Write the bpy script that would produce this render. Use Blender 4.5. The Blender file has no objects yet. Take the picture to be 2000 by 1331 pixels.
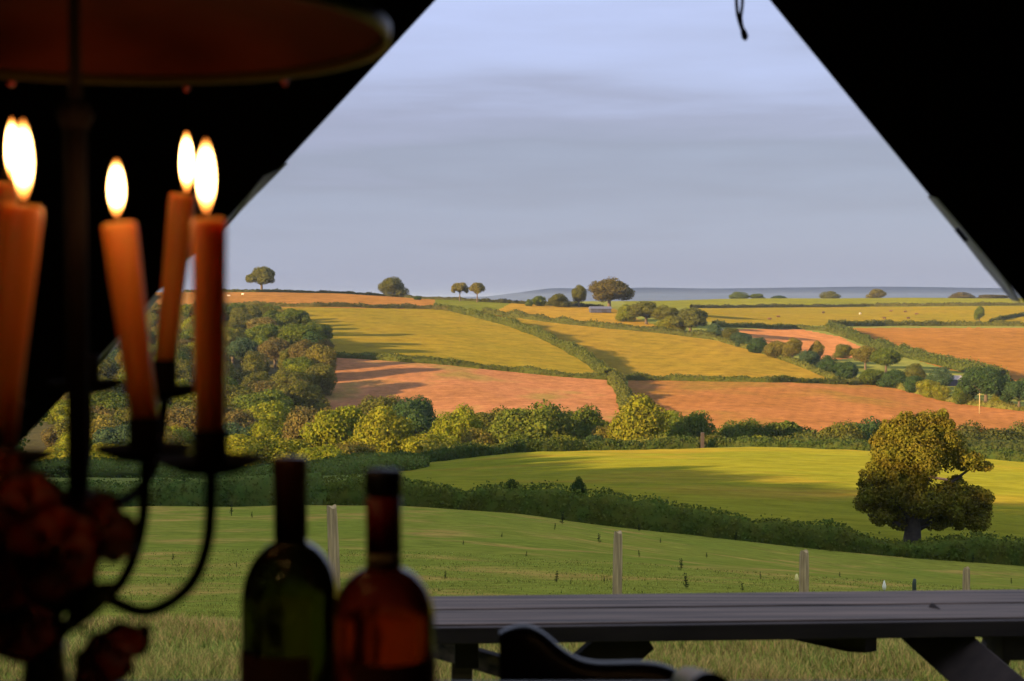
import bpy, bmesh, math, random
import numpy as np
from mathutils import Vector, Matrix, Euler

random.seed(11)
rng = np.random.default_rng(11)
R = math.radians
S = bpy.context.scene
COL = S.collection

# ------------------------------------------------------------------ camera
F = 2778.0                      # focal length in pixels of the 2000 px wide photograph (50 mm)
PITCH = math.atan(80.5 / F)
cam_d = bpy.data.cameras.new('camera')
cam = bpy.data.objects.new('camera', cam_d)
COL.objects.link(cam)
cam_d.sensor_width = 36
cam_d.lens = 36 * F / 2000
cam_d.clip_start = 0.05
cam_d.clip_end = 60000
cam.rotation_euler = (R(90) - PITCH, 0, 0)
cam_d.dof.use_dof = True
cam_d.dof.focus_distance = 40
cam_d.dof.aperture_fstop = 6.6
S.camera = cam

# ------------------------------------------------------------------ light
SUN_EL = 11.0
SUN_TRAVEL = 37.0               # sunlight travels towards +X, a little towards +Y
S.view_settings.view_transform = 'Standard'
S.view_settings.look = 'None'
S.view_settings.gamma = 1
S.view_settings.use_curve_mapping = False
S.view_settings.exposure = 1.6
tv = Vector((math.cos(R(SUN_EL)) * math.cos(R(SUN_TRAVEL)), math.cos(R(SUN_EL)) * math.sin(R(SUN_TRAVEL)), -math.sin(R(SUN_EL))))
sd = bpy.data.lights.new('sun', 'SUN')
sd.energy = 4.8
sd.angle = R(0.6)
sd.color = (1.0, 0.64, 0.29)
sun = bpy.data.objects.new('sun', sd)
COL.objects.link(sun)
sun.rotation_euler = tv.to_track_quat('-Z', 'Y').to_euler()

world = bpy.data.worlds.new('World')
S.world = world
world.use_nodes = True
wn, wl = world.node_tree.nodes, world.node_tree.links
wn.clear()
out = wn.new('ShaderNodeOutputWorld')
sky = wn.new('ShaderNodeTexSky')
sky.sky_type = 'NISHITA'
sky.sun_disc = False
sky.sun_elevation = R(SUN_EL)
sky.sun_rotation = math.atan2(-tv.x, -tv.y)
bg1 = wn.new('ShaderNodeBackground'); bg1.inputs[1].default_value = 0.05
wl.new(sky.outputs[0], bg1.inputs[0])
tc = wn.new('ShaderNodeTexCoord')
sp = wn.new('ShaderNodeSeparateXYZ'); wl.new(tc.outputs['Generated'], sp.inputs[0])
mp = wn.new('ShaderNodeMapping'); mp.inputs['Scale'].default_value = (3.0, 3.0, 26.0)
wl.new(tc.outputs['Generated'], mp.inputs[0])
nz = wn.new('ShaderNodeTexNoise'); nz.inputs['Scale'].default_value = 1.3; nz.inputs['Detail'].default_value = 6; nz.inputs['Roughness'].default_value = 0.5
wl.new(mp.outputs[0], nz.inputs['Vector'])
ma = wn.new('ShaderNodeMath'); ma.operation = 'MULTIPLY_ADD'; ma.inputs[1].default_value = 0.17; ma.inputs[2].default_value = -0.085
wl.new(nz.outputs[0], ma.inputs[0])
ad = wn.new('ShaderNodeMath'); ad.operation = 'ADD'
wl.new(sp.outputs[2], ad.inputs[0]); wl.new(ma.outputs[0], ad.inputs[1])
cr = wn.new('ShaderNodeValToRGB')
wl.new(ad.outputs[0], cr.inputs[0])
els = cr.color_ramp.elements
SKY = [(0.0, (.118, .130, .182)), (.05, (.124, .138, .192)), (.09, (.112, .122, .170)), (.125, (.130, .139, .200)),
       (.165, (.165, .185, .275)), (.21, (.185, .212, .325)), (.4, (.27, .30, .40)), (1.0, (.32, .34, .42))]
els[0].position, els[0].color = SKY[0][0], (*SKY[0][1], 1)
els[1].position, els[1].color = SKY[-1][0], (*SKY[-1][1], 1)
for p_, c_ in SKY[1:-1]:
    e = els.new(p_); e.color = (*c_, 1)
bg2 = wn.new('ShaderNodeBackground'); wl.new(cr.outputs[0], bg2.inputs[0]); bg2.inputs[1].default_value = 1.0
mx = wn.new('ShaderNodeMixShader'); mx.inputs[0].default_value = 0.88
wl.new(bg1.outputs[0], mx.inputs[1]); wl.new(bg2.outputs[0], mx.inputs[2]); wl.new(mx.outputs[0], out.inputs[0])
S.cycles.max_bounces = 6
S.cycles.transparent_max_bounces = 8
S.cycles.caustics_reflective = False
S.cycles.caustics_refractive = False
S.cycles.sample_clamp_indirect = 4

# ------------------------------------------------------------------ helpers
def link(o, parent=None):
    COL.objects.link(o)
    if parent is not None:
        o.parent = parent
    return o

def tag(o, label=None, cat=None, group=None, kind=None):
    if label: o['label'] = label
    if cat: o['category'] = cat
    if group: o['group'] = group
    if kind: o['kind'] = kind
    return o

def thing(name, label, cat, loc=(0, 0, 0), group=None, rz=0):
    o = bpy.data.objects.new(name, None)
    o.location = loc; o.rotation_euler = (0, 0, rz); o.empty_display_size = .2
    link(o)
    return tag(o, label, cat, group)

def fast_mesh(name, V, Fc, smooth=False):
    """V (n,3), Fc list of arrays of shape (m,k)"""
    if not isinstance(Fc, (list, tuple)): Fc = [Fc]
    me = bpy.data.meshes.new(name)
    V = np.asarray(V, dtype=np.float32)
    me.vertices.add(len(V)); me.vertices.foreach_set('co', V.ravel())
    nl = sum(f.size for f in Fc); nf = sum(len(f) for f in Fc)
    me.loops.add(nl); me.polygons.add(nf)
    li = np.concatenate([f.ravel() for f in Fc]).astype(np.int32)
    tot = np.concatenate([np.full(len(f), f.shape[1]) for f in Fc]).astype(np.int32)
    st = np.concatenate([[0], np.cumsum(tot)[:-1]]).astype(np.int32)
    me.loops.foreach_set('vertex_index', li)
    me.polygons.foreach_set('loop_start', st)
    try: me.polygons.foreach_set('loop_total', tot)
    except Exception: pass
    if smooth: me.polygons.foreach_set('use_smooth', np.ones(nf, dtype=bool))
    me.update(calc_edges=True)
    me.validate()
    return me

def obj(name, me, mat=None, parent=None, loc=None):
    if mat is not None: me.materials.append(mat)
    o = bpy.data.objects.new(name, me)
    link(o, parent)
    if loc is not None: o.location = loc
    return o

class MB:
    def __init__(s): s.v = []; s.f = []
    def add(s, V, Fs):
        b = len(s.v); s.v += [tuple(p) for p in V]; s.f += [tuple(i + b for i in f) for f in Fs]
    def box(s, c, d, M=None):
        x, y, z = d[0] / 2, d[1] / 2, d[2] / 2
        V = [Vector((i * x, j * y, k * z)) for k in (-1, 1) for j in (-1, 1) for i in (-1, 1)]
        if M is not None: V = [M @ p for p in V]
        s.add([p + Vector(c) for p in V], [(0, 2, 3, 1), (4, 5, 7, 6), (0, 1, 5, 4), (2, 6, 7, 3), (0, 4, 6, 2), (1, 3, 7, 5)])
    def bar(s, a, b, w, h, up=(0, 0, 1)):
        a, b = Vector(a), Vector(b); y = (b - a); L = y.length; y.normalize()
        x = y.cross(Vector(up))
        if x.length < 1e-4: x = y.cross(Vector((1, 0, 0)))
        x.normalize(); z = x.cross(y)
        M = Matrix((x, y, z)).transposed()
        s.box((a + b) / 2, (w, L, h), M)
    def tube(s, P, rad, n=14, cap=True):
        P = [Vector(p) for p in P]
        if not hasattr(rad, '__len__'): rad = [rad] * len(P)
        V = []; t0 = (P[1] - P[0]).normalized()
        x = t0.orthogonal().normalized()
        for i, p in enumerate(P):
            t = (P[min(i + 1, len(P) - 1)] - P[max(i - 1, 0)]).normalized()
            x = (x - t * x.dot(t)).normalized(); y = t.cross(x)
            for k in range(n):
                a = 2 * math.pi * k / n
                V.append(p + (x * math.cos(a) + y * math.sin(a)) * rad[i])
        Fs = []
        for i in range(len(P) - 1):
            for k in range(n):
                k2 = (k + 1) % n
                Fs.append((i * n + k, i * n + k2, (i + 1) * n + k2, (i + 1) * n + k))
        if cap:
            Fs.append(tuple(reversed(range(n)))); Fs.append(tuple((len(P) - 1) * n + k for k in range(n)))
        s.add(V, Fs)
    def lathe(s, prof, n=48, c=(0, 0, 0), M=None, cap=True):
        V = []; c = Vector(c)
        for r, z in prof:
            for k in range(n):
                a = 2 * math.pi * k / n
                p = Vector((max(r, 1e-5) * math.cos(a), max(r, 1e-5) * math.sin(a), z))
                V.append((M @ p if M is not None else p) + c)
        Fs = []
        for i in range(len(prof) - 1):
            for k in range(n):
                k2 = (k + 1) % n
                Fs.append((i * n + k, i * n + k2, (i + 1) * n + k2, (i + 1) * n + k))
        if cap: Fs.append(tuple(reversed(range(n)))); Fs.append(tuple((len(prof) - 1) * n + k for k in range(n)))
        s.add(V, Fs)
    def build(s, name, mat, parent=None, smooth=False, bevel=0, loc=None, sub=0):
        me = bpy.data.meshes.new(name); me.from_pydata(s.v, [], s.f)
        bm = bmesh.new(); bm.from_mesh(me)
        bmesh.ops.recalc_face_normals(bm, faces=bm.faces)
        bm.to_mesh(me); bm.free()
        if smooth: me.polygons.foreach_set('use_smooth', np.ones(len(me.polygons), dtype=bool))
        o = obj(name, me, mat, parent, loc)
        if bevel:
            m = o.modifiers.new('bevel', 'BEVEL'); m.width = bevel; m.segments = 2; m.limit_method = 'ANGLE'
        if sub:
            m = o.modifiers.new('sub', 'SUBSURF'); m.levels = sub; m.render_levels = sub
        return o

def smooth_path(P, k=8):
    P = [Vector(p) for p in P]; Q = []
    for i in range(len(P) - 1):
        a, b, c, d = P[max(i - 1, 0)], P[i], P[i + 1], P[min(i + 2, len(P) - 1)]
        for j in range(k):
            t = j / k
            Q.append(.5 * ((2 * b) + (c - a) * t + (2 * a - 5 * b + 4 * c - d) * t * t + (3 * b - a - 3 * c + d) * t ** 3))
    return Q + [P[-1]]

# pixel of the photograph + depth along +Y  ->  point (used to measure where things stand)
def ray(px, py):
    x, y = (px - 1000) / F, (665.5 - py) / F
    return Vector((x, math.cos(PITCH) + y * math.sin(PITCH), -math.sin(PITCH) + y * math.cos(PITCH)))
def P3(px, py, Y):
    r = ray(px, py); return r * (Y / r.y)
def proj(X, Y, Z):
    fwd = Y * math.cos(PITCH) - Z * math.sin(PITCH)
    up = Y * math.sin(PITCH) + Z * math.cos(PITCH)
    fwd = np.maximum(fwd, 1e-3)
    return 1000 + F * X / fwd, 665.5 - F * up / fwd

# ------------------------------------------------------------------ materials
def new_mat(name):
    m = bpy.data.materials.new(name); m.use_nodes = True
    n = m.node_tree.nodes; n.clear()
    o = n.new('ShaderNodeOutputMaterial')
    return m, n, m.node_tree.links, o

def principled(name, col, rough=.7, metal=0, noise=None, bump=0, bscale=40, **kw):
    m, n, l, o = new_mat(name)
    b = n.new('ShaderNodeBsdfPrincipled'); l.new(b.outputs[0], o.inputs[0])
    b.inputs['Base Color'].default_value = (*col, 1); b.inputs['Roughness'].default_value = rough; b.inputs['Metallic'].default_value = metal
    for k, v in kw.items(): b.inputs[k.replace('_', ' ')].default_value = v
    if noise:
        sc, amt = noise[0], noise[1]; st = noise[2] if len(noise) > 2 else (1, 1, 1)
        t = n.new('ShaderNodeTexCoord'); mpp = n.new('ShaderNodeMapping'); mpp.inputs['Scale'].default_value = st
        l.new(t.outputs['Object'], mpp.inputs[0])
        z = n.new('ShaderNodeTexNoise'); z.inputs['Scale'].default_value = sc; z.inputs['Detail'].default_value = 5
        l.new(mpp.outputs[0], z.inputs['Vector'])
        r_ = n.new('ShaderNodeMapRange'); r_.inputs[1].default_value = .3; r_.inputs[2].default_value = .7
        r_.inputs[3].default_value = 1 - amt; r_.inputs[4].default_value = 1 + amt
        l.new(z.outputs[0], r_.inputs[0])
        mu = n.new('ShaderNodeVectorMath'); mu.operation = 'SCALE'; mu.inputs[0].default_value = col
        l.new(r_.outputs[0], mu.inputs['Scale']); l.new(mu.outputs[0], b.inputs['Base Color'])
        if bump:
            bp = n.new('ShaderNodeBump'); bp.inputs['Strength'].default_value = bump; bp.inputs['Distance'].default_value = .003
            z2 = n.new('ShaderNodeTexNoise'); z2.inputs['Scale'].default_value = bscale; z2.inputs['Detail'].default_value = 4
            l.new(mpp.outputs[0], z2.inputs['Vector'])
            l.new(z2.outputs[0], bp.inputs['Height']); l.new(bp.outputs[0], b.inputs['Normal'])
    return m

def field_mat(name, c1, c2, s1=.02, s2=.25, c3=None, s3=1.2, stretch=(1, 1, 1), lo=.35, hi=.65, rows=None, bump=0):
    m, n, l, o = new_mat(name)
    b = n.new('ShaderNodeBsdfDiffuse'); b.inputs['Roughness'].default_value = .6; l.new(b.outputs[0], o.inputs[0])
    g = n.new('ShaderNodeNewGeometry')
    mpp = n.new('ShaderNodeMapping'); mpp.inputs['Scale'].default_value = stretch; l.new(g.outputs['Position'], mpp.inputs[0])
    def nz_(sc, det=6, ro=.6):
        z = n.new('ShaderNodeTexNoise'); z.inputs['Scale'].default_value = sc; z.inputs['Detail'].default_value = det; z.inputs['Roughness'].default_value = ro
        l.new(mpp.outputs[0], z.inputs['Vector']); return z.outputs[0]
    def rng_(x, a, b_, c, d):
        r_ = n.new('ShaderNodeMapRange'); r_.inputs[1].default_value = a; r_.inputs[2].default_value = b_
        r_.inputs[3].default_value = c; r_.inputs[4].default_value = d; l.new(x, r_.inputs[0]); return r_.outputs[0]
    def mix(f, A, B):
        x = n.new('ShaderNodeMix'); x.data_type = 'RGBA'; l.new(f, x.inputs[0])
        for k, c in ((6, A), (7, B)):
            if isinstance(c, tuple): x.inputs[k].default_value = (*c, 1)
            else: l.new(c, x.inputs[k])
        return x.outputs[2]
    col = mix(rng_(nz_(s1), lo, hi, 0, 1), c1, c2)
    if c3 is not None: col = mix(rng_(nz_(s3, 3), .52, .68, 0, 1), col, c3)
    mu = n.new('ShaderNodeVectorMath'); mu.operation = 'SCALE'; l.new(col, mu.inputs[0])
    l.new(rng_(nz_(s2, 8, .8), .25, .75, .5, 1.5), mu.inputs['Scale'])
    res = mu.outputs[0]
    if rows:
        ang, sc, amt = rows
        m2 = n.new('ShaderNodeMapping'); m2.inputs['Rotation'].default_value = (0, 0, R(ang)); l.new(g.outputs['Position'], m2.inputs[0])
        w = n.new('ShaderNodeTexWave'); w.inputs['Scale'].default_value = sc; w.inputs['Distortion'].default_value = 1.2; w.inputs['Detail'].default_value = 2
        w.inputs['Detail Scale'].default_value = .4
        l.new(m2.outputs[0], w.inputs['Vector'])
        m3 = n.new('ShaderNodeVectorMath'); m3.operation = 'SCALE'; l.new(res, m3.inputs[0])
        l.new(rng_(w.outputs['Fac'], 0, 1, 1 - amt, 1 + amt), m3.inputs['Scale']); res = m3.outputs[0]
    l.new(res, b.inputs[0])
    if bump:
        bp = n.new('ShaderNodeBump'); bp.inputs['Strength'].default_value = .8; bp.inputs['Distance'].default_value = bump
        l.new(nz_(s2 * 1.5, 8, .75), bp.inputs['Height']); l.new(bp.outputs[0], b.inputs['Normal'])
    return m

def leaf_mat(name, var=.45, transl=.3):
    """colour comes from the object's colour, varied from leaf clump to leaf clump"""
    m, n, l, o = new_mat(name)
    oi = n.new('ShaderNodeObjectInfo'); g = n.new('ShaderNodeNewGeometry'); t = n.new('ShaderNodeTexCoord')
    z = n.new('ShaderNodeTexNoise'); z.inputs['Scale'].default_value = 1.1; z.inputs['Detail'].default_value = 3
    l.new(g.outputs['Position'], z.inputs['Vector'])
    r1 = n.new('ShaderNodeMapRange'); r1.inputs[3].default_value = 1 - var; r1.inputs[4].default_value = 1 + var
    l.new(g.outputs['Random Per Island'], r1.inputs[0])
    mu = n.new('ShaderNodeVectorMath'); mu.operation = 'SCALE'; l.new(oi.outputs['Color'], mu.inputs[0]); l.new(r1.outputs[0], mu.inputs['Scale'])
    hs = n.new('ShaderNodeHueSaturation'); l.new(mu.outputs[0], hs.inputs['Color'])
    r2 = n.new('ShaderNodeMapRange'); r2.inputs[1].default_value = .3; r2.inputs[2].default_value = .7; r2.inputs[3].default_value = .475; r2.inputs[4].default_value = .53
    l.new(z.outputs[0], r2.inputs[0]); l.new(r2.outputs[0], hs.inputs['Hue'])
    d = n.new('ShaderNodeBsdfDiffuse'); l.new(hs.outputs[0], d.inputs[0])
    tr = n.new('ShaderNodeBsdfTranslucent'); l.new(hs.outputs[0], tr.inputs[0])
    mxx = n.new('ShaderNodeMixShader'); mxx.inputs[0].default_value = transl
    l.new(d.outputs[0], mxx.inputs[1]); l.new(tr.outputs[0], mxx.inputs[2]); l.new(mxx.outputs[0], o.inputs[0])
    return m

LEAF = leaf_mat('foliage', .30)
GRASS = leaf_mat('grass_blades', .6, .5)
BARK = principled('bark', (.10, .075, .05), .9, noise=(3, .4, (1, 1, .3)))
WOOD = principled('weathered_wood', (.088, .060, .045), .8, noise=(12, .95, (.10, 3.2, 3.2)), bump=.4, bscale=30)
POSTW = principled('post_wood', (.36, .265, .12), .9, noise=(16, .45, (2, 2, .15)), bump=.5, bscale=24)

# ------------------------------------------------------------------ the lie of the land
def pchip(x, y, xq):
    x = np.asarray(x, float); y = np.asarray(y, float); h = np.diff(x); d = np.diff(y) / h
    m = np.zeros_like(y)
    for i in range(1, len(x) - 1):
        if d[i - 1] * d[i] > 0:
            w1, w2 = 2 * h[i] + h[i - 1], h[i] + 2 * h[i - 1]
            m[i] = (w1 + w2) / (w1 / d[i - 1] + w2 / d[i])
    m[0], m[-1] = d[0], d[-1]
    xq = np.clip(xq, x[0], x[-1]); i = np.clip(np.searchsorted(x, xq) - 1, 0, len(x) - 2)
    t = (xq - x[i]) / h[i]
    return ((1 + 2 * t) * (1 - t) ** 2 * y[i] + t * (1 - t) ** 2 * h[i] * m[i] + t * t * (3 - 2 * t) * y[i + 1] + t * t * (t - 1) * h[i] * m[i + 1])

CX = [160, 450, 650, 850, 1050, 1250, 1450, 1650, 1850, 2050]
T = {  # depth : image row of the ground in each column
    15:   [1240] * 10,
    40:   [1095, 1095, 1095, 1100, 1108, 1118, 1130, 1142, 1152, 1162],
    85:   [990, 990, 987, 992, 1008, 1035, 1057, 1080, 1097, 1112],
    140:  [940, 938, 935, 935, 937, 938, 942, 948, 955, 965],
    200:  [925, 918, 907, 897, 882, 877, 875, 884, 896, 912],
    350:  [918, 912, 915, 918, 918, 918, 918, 920, 922, 930],
    420:  [850, 850, 846, 840, 836, 838, 838, 842, 850, 862],
    560:  [735, 722, 698, 707, 728, 742, 743, 752, 768, 780],
    750:  [635, 632, 632, 640, 652, 660, 668, 690, 700, 715],
    1000: [571, 571, 574, 585, 594, 602, 622, 638, 643, 645],
    1300: [573, 573, 576, 588, 596, 600, 603, 606, 604, 604],
    1700: [582, 582, 583, 588, 590, 588, 584, 582.5, 582.5, 582.5],
}
ys = [-200, -60, -15, 2, 6] + sorted(T) + [2300, 3500, 16000]
rows_z = [[14.0] * 10, [4.0] * 10, [-1.0] * 10, [-1.42] * 10, [-1.61] * 10]
for Y in sorted(T):
    rows_z.append([P3(c, p, Y).z for c, p in zip(CX, T[Y])])
rows_z += [[-45.0] * 10, [-75.0] * 10, [-80.0] * 10]
rows_z = np.array(rows_z)
CU = np.array([(c - 1000) / F for c in CX])
YD = np.concatenate([np.linspace(-200, 2, 60), np.geomspace(2.2, 16000, 900)])
UD = np.linspace(CU[0], CU[-1], 240)
tab0 = np.array([pchip(ys, rows_z[:, j], YD) for j in range(10)]).T          # (Y, 10)
TAB = np.array([pchip(CU, tab0[i], UD) for i in range(len(YD))])               # (Y, U)

def ground(X, Y):
    X = np.asarray(X, float); Y = np.asarray(Y, float)
    u = np.clip(X / np.maximum(Y, 12), CU[0], CU[-1])
    fu = (u - UD[0]) / (UD[1] - UD[0]); iu = np.clip(fu.astype(int), 0, len(UD) - 2); tu = fu - iu
    yc = np.clip(Y, YD[0], YD[-1]); iy = np.clip(np.searchsorted(YD, yc) - 1, 0, len(YD) - 2)
    ty = (yc - YD[iy]) / (YD[iy + 1] - YD[iy])
    z = (TAB[iy, iu] * (1 - tu) + TAB[iy, iu + 1] * tu) * (1 - ty) + (TAB[iy + 1, iu] * (1 - tu) + TAB[iy + 1, iu + 1] * tu) * ty
    a = np.clip((Y - 8) / 300, 0, 1)
    z = z + a * (.35 * np.sin(X / 31 + 1.3 * np.sin(Y / 47)) + .25 * np.sin(X / 11 + Y / 23) * np.clip((1500 - Y) / 800, 0, 1))
    z = z + .05 * np.sin(X * .9 + 1) * np.sin(Y * .7) * np.clip(Y / 8 - .8, 0, 1)
    return z
def gz(X, Y): return float(ground(np.array([X]), np.array([Y]))[0])
_Y = np.geomspace(4, 3000, 6000)
def hit(px, py, y0=4):
    """where the line of sight through a photo pixel meets the ground"""
    r = ray(px, py); Xs = _Y * (r.x / r.y); Zs = _Y * (r.z / r.y)
    g = ground(Xs, _Y); k = np.nonzero((Zs <= g) & (_Y > y0))[0]
    i = k[0] if len(k) else np.argmin(np.where(_Y > y0, Zs - g, 1e9))
    return Vector((float(Xs[i]), float(_Y[i]), float(g[i])))
def at(px, Y):
    X = (px - 1000) / F * Y; return Vector((X, Y, gz(X, Y)))

# fields: outlines in the photograph, laid on the ground
H1 = [(0, 990), (450, 990), (650, 987), (800, 990), (1000, 1003), (1200, 1030), (1400, 1052), (1600, 1075), (1800, 1093), (2000, 1107), (2100, 1117)]
FIELDS = [
    ('tan_left',   [(380, 598), (840, 604), (880, 606), (1000, 638), (1100, 678), (1188, 742), (1000, 726), (800, 708), (600, 697), (380, 692)], 500, 1100),
    ('tan_middle', [(960, 612), (1100, 634), (1300, 652), (1400, 665), (1560, 712), (1650, 750), (1400, 744), (1225, 743), (1188, 742), (1100, 678), (1000, 638), (880, 606)], 500, 1100),
    ('stubble_left', [(560, 690), (650, 697), (800, 708), (1000, 726), (1188, 742), (1225, 790), (1245, 900), (560, 900)], 395, 640),
    ('stubble_right', [(1225, 743), (1400, 744), (1640, 750), (1720, 747), (1850, 782), (2150, 822), (2150, 940), (1245, 900), (1225, 790)], 395, 640),
    ('top_left',   [(300, 560), (760, 575), (850, 583), (850, 604), (300, 598)], 700, 1250),
    ('top_green',  [(850, 583), (1000, 592), (960, 612), (880, 606), (850, 604)], 700, 1250),
    ('top_yellow', [(1000, 592), (1190, 600), (1290, 640), (1300, 652), (1100, 634), (960, 612)], 650, 1250),
    ('yellow_right', [(1350, 602), (2150, 597), (2150, 635), (1390, 637)], 900, 1500),
    ('ridge_right', [(1200, 570), (2150, 570), (2150, 598), (1350, 602), (1230, 602)], 1250, 2200),
    ('orange_small', [(1430, 643), (1560, 643), (1640, 658), (1720, 697), (1600, 705), (1500, 672)], 600, 1300),
    ('tan_right',  [(1640, 641), (2150, 640), (2150, 765), (1960, 742), (1850, 722), (1720, 682)], 560, 1300),
]
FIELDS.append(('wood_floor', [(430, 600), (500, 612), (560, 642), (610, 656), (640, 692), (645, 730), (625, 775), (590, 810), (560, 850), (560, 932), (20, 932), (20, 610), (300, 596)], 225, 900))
def inpoly(px, py, poly):
    c = np.zeros(px.shape, bool); n = len(poly)
    for i in range(n):
        x1, y1 = poly[i]; x2, y2 = poly[(i + 1) % n]
        if y1 == y2: continue
        cond = ((y1 > py) != (y2 > py)) & (px < (x2 - x1) * (py - y1) / (y2 - y1) + x1)
        c ^= cond
    return c
FM = {
    'scrub': field_mat('scrub_ground', (.10, .13, .03), (.15, .16, .04), .03, .3),
    'near': field_mat('near_pasture_grass', (0.155, 0.184, 0.025), (0.207, 0.208, 0.031), .10, 1.6, c3=(0.311, 0.221, 0.051), s3=.32, stretch=(.55, 1, 1), bump=.05),
    'mid': field_mat('middle_meadow_grass', (0.140, 0.154, 0.016), (0.179, 0.170, 0.017), .03, .5, stretch=(.4, 1, 1), c3=(0.228, 0.165, 0.023), s3=.05),
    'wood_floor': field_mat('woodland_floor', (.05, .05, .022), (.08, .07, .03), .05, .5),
    'tan_left': field_mat('tan_grass', (0.145, 0.124, 0.013), (0.177, 0.133, 0.015), .02, .12, rows=(70, .036, .035)),
    'tan_middle': field_mat('tan_grass_b', (0.163, 0.122, 0.015), (0.190, 0.130, 0.018), .02, .12, rows=(20, .03, .035)),
    'stubble_left': field_mat('stubble', (0.224, 0.107, 0.045), (0.278, 0.126, 0.059), .03, .22, c3=(0.179, 0.126, 0.038), s3=.03, lo=.42, hi=.58, rows=(75, 0.072, .035)),
    'stubble_right': field_mat('stubble_b', (0.182, 0.085, 0.027), (0.217, 0.099, 0.035), .025, .22, c3=(0.152, 0.093, 0.022), s3=.02, lo=.42, hi=.58, rows=(15, 0.072, .035)),
    'top_left': field_mat('top_stubble', (0.202, 0.103, 0.024), (0.228, 0.114, 0.030), .02, .1),
    'top_green': field_mat('top_grass', (0.085, 0.106, 0.016), (0.105, 0.116, 0.019), .02, .1),
    'top_yellow': field_mat('top_hay', (0.200, 0.136, 0.018), (0.218, 0.140, 0.020), .02, .1),
    'yellow_right': field_mat('yellow_pasture', (0.139, 0.120, 0.010), (0.170, 0.128, 0.013), .015, .1),
    'ridge_right': field_mat('ridge_grass', (0.099, 0.115, 0.011), (0.129, 0.135, 0.013), .01, .08),
    'orange_small': field_mat('small_stubble', (0.274, 0.125, 0.048), (0.302, 0.139, 0.054), .02, .1),
    'tan_right': field_mat('far_stubble', (0.175, 0.087, 0.019), (0.205, 0.098, 0.023), .012, .1, rows=(40, 0.030, .035)),
}
NAMES = {'scrub': 'ground', 'wood_floor': 'woodland_floor', 'near': 'pasture', 'mid': 'meadow'}
ucoarse = np.geomspace(.43, 9, 26)
uj = np.concatenate([-ucoarse[::-1], np.linspace(-.42, .42, 520), ucoarse])
yi = np.concatenate([np.linspace(-200, -10, 20), np.linspace(-8, 3.8, 20), np.geomspace(4, 1800, 820), np.geomspace(1900, 16000, 20)])
gY, gU = np.meshgrid(yi, uj, indexing='ij')
gX = gU * np.sqrt(gY ** 2 + 14 ** 2)
gZ = ground(gX, gY)
ni, nj = gX.shape
Vall = np.stack([gX.ravel(), gY.ravel(), gZ.ravel()], 1)
idx = np.arange(ni * nj).reshape(ni, nj)
quads = np.stack([idx[:-1, :-1], idx[:-1, 1:], idx[1:, 1:], idx[1:, :-1]], -1).reshape(-1, 4)
cen = Vall[quads].mean(1)
cpx, cpy = proj(cen[:, 0], cen[:, 1], cen[:, 2])
lab = np.zeros(len(quads), int); keys = ['scrub', 'near', 'mid'] + [f[0] for f in FIELDS]
lab[cen[:, 1] < 86] = 1
lab[(cen[:, 1] >= 86) & (cen[:, 1] < 208) & (cen[:, 0] > -.105 * cen[:, 1] + 1)] = 2
infr = (cpx > -200) & (cpx < 2200)
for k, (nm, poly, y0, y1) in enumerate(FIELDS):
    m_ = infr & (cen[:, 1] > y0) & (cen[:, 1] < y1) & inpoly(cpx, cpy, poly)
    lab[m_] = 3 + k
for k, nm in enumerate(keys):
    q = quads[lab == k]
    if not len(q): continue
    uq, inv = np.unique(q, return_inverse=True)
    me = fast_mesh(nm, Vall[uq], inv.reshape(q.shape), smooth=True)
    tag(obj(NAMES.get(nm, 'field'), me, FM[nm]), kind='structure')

# far hills, the blue of distant haze mixed into their base colour
def hills(name, Y, pts, depth):
    V = []; n = len(pts)
    xs = np.linspace(pts[0][0], pts[-1][0], 260)
    tops = pchip([p[0] for p in pts], [p[1] for p in pts], xs)
    rr = np.cumsum(rng.normal(0, .25, 260)); rr -= np.linspace(rr[0], rr[-1], 260)
    prof = [(-1, 0), (-.6, .35), (-.3, .75), (0, 1), (.4, .8), (1, 0)]
    for s_, h_ in prof:
        for x, t, e in zip(xs, tops, rr):
            p = P3(x, t + e * .35, Y)
            yy = Y + s_ * depth * (1 + .2 * math.sin(x / 90))
            V.append(((x - 1000) / F * yy, yy, -82 + (p.z + 82) * h_ + (0 if h_ in (0, 1) else 4 * math.sin(x / 23 + s_ * 5))))
    V = np.array(V); id_ = np.arange(len(prof) * 260).reshape(len(prof), 260)
    q = np.stack([id_[:-1, :-1], id_[:-1, 1:], id_[1:, 1:], id_[1:, :-1]], -1).reshape(-1, 4)
    return tag(obj(name, fast_mesh(name, V, q, True), field_mat(name + '_hazed_woods', (.025, .045, .10), (.035, .055, .115), .002, .02)), kind='structure')
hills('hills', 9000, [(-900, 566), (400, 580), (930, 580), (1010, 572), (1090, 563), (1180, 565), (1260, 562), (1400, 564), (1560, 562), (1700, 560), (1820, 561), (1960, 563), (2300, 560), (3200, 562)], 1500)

# ------------------------------------------------------------------ foliage
def rand_dirs(n):
    v = rng.normal(size=(n, 3)); return v / np.linalg.norm(v, axis=1, keepdims=True)

def leaves(C, N, size, jit=.6):
    """one small bent quad per centre, facing roughly along N"""
    n = len(C)
    N = N + rng.normal(0, jit, (n, 3)); N /= np.linalg.norm(N, axis=1, keepdims=True)
    A = np.cross(N, rand_dirs(n)); A /= np.maximum(np.linalg.norm(A, axis=1, keepdims=True), 1e-6)
    B = np.cross(N, A)
    s = (size * rng.uniform(.6, 1.35, n))[:, None]
    k = rng.uniform(.55, 1.0, (n, 1))
    V = np.stack([C - A * s * .5, C - B * s * .5 * k + N * s * .12, C + A * s * .5, C + B * s * .5 * k + N * s * .12], 1).reshape(-1, 3)
    return V, np.arange(4 * n).reshape(-1, 4)

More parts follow.
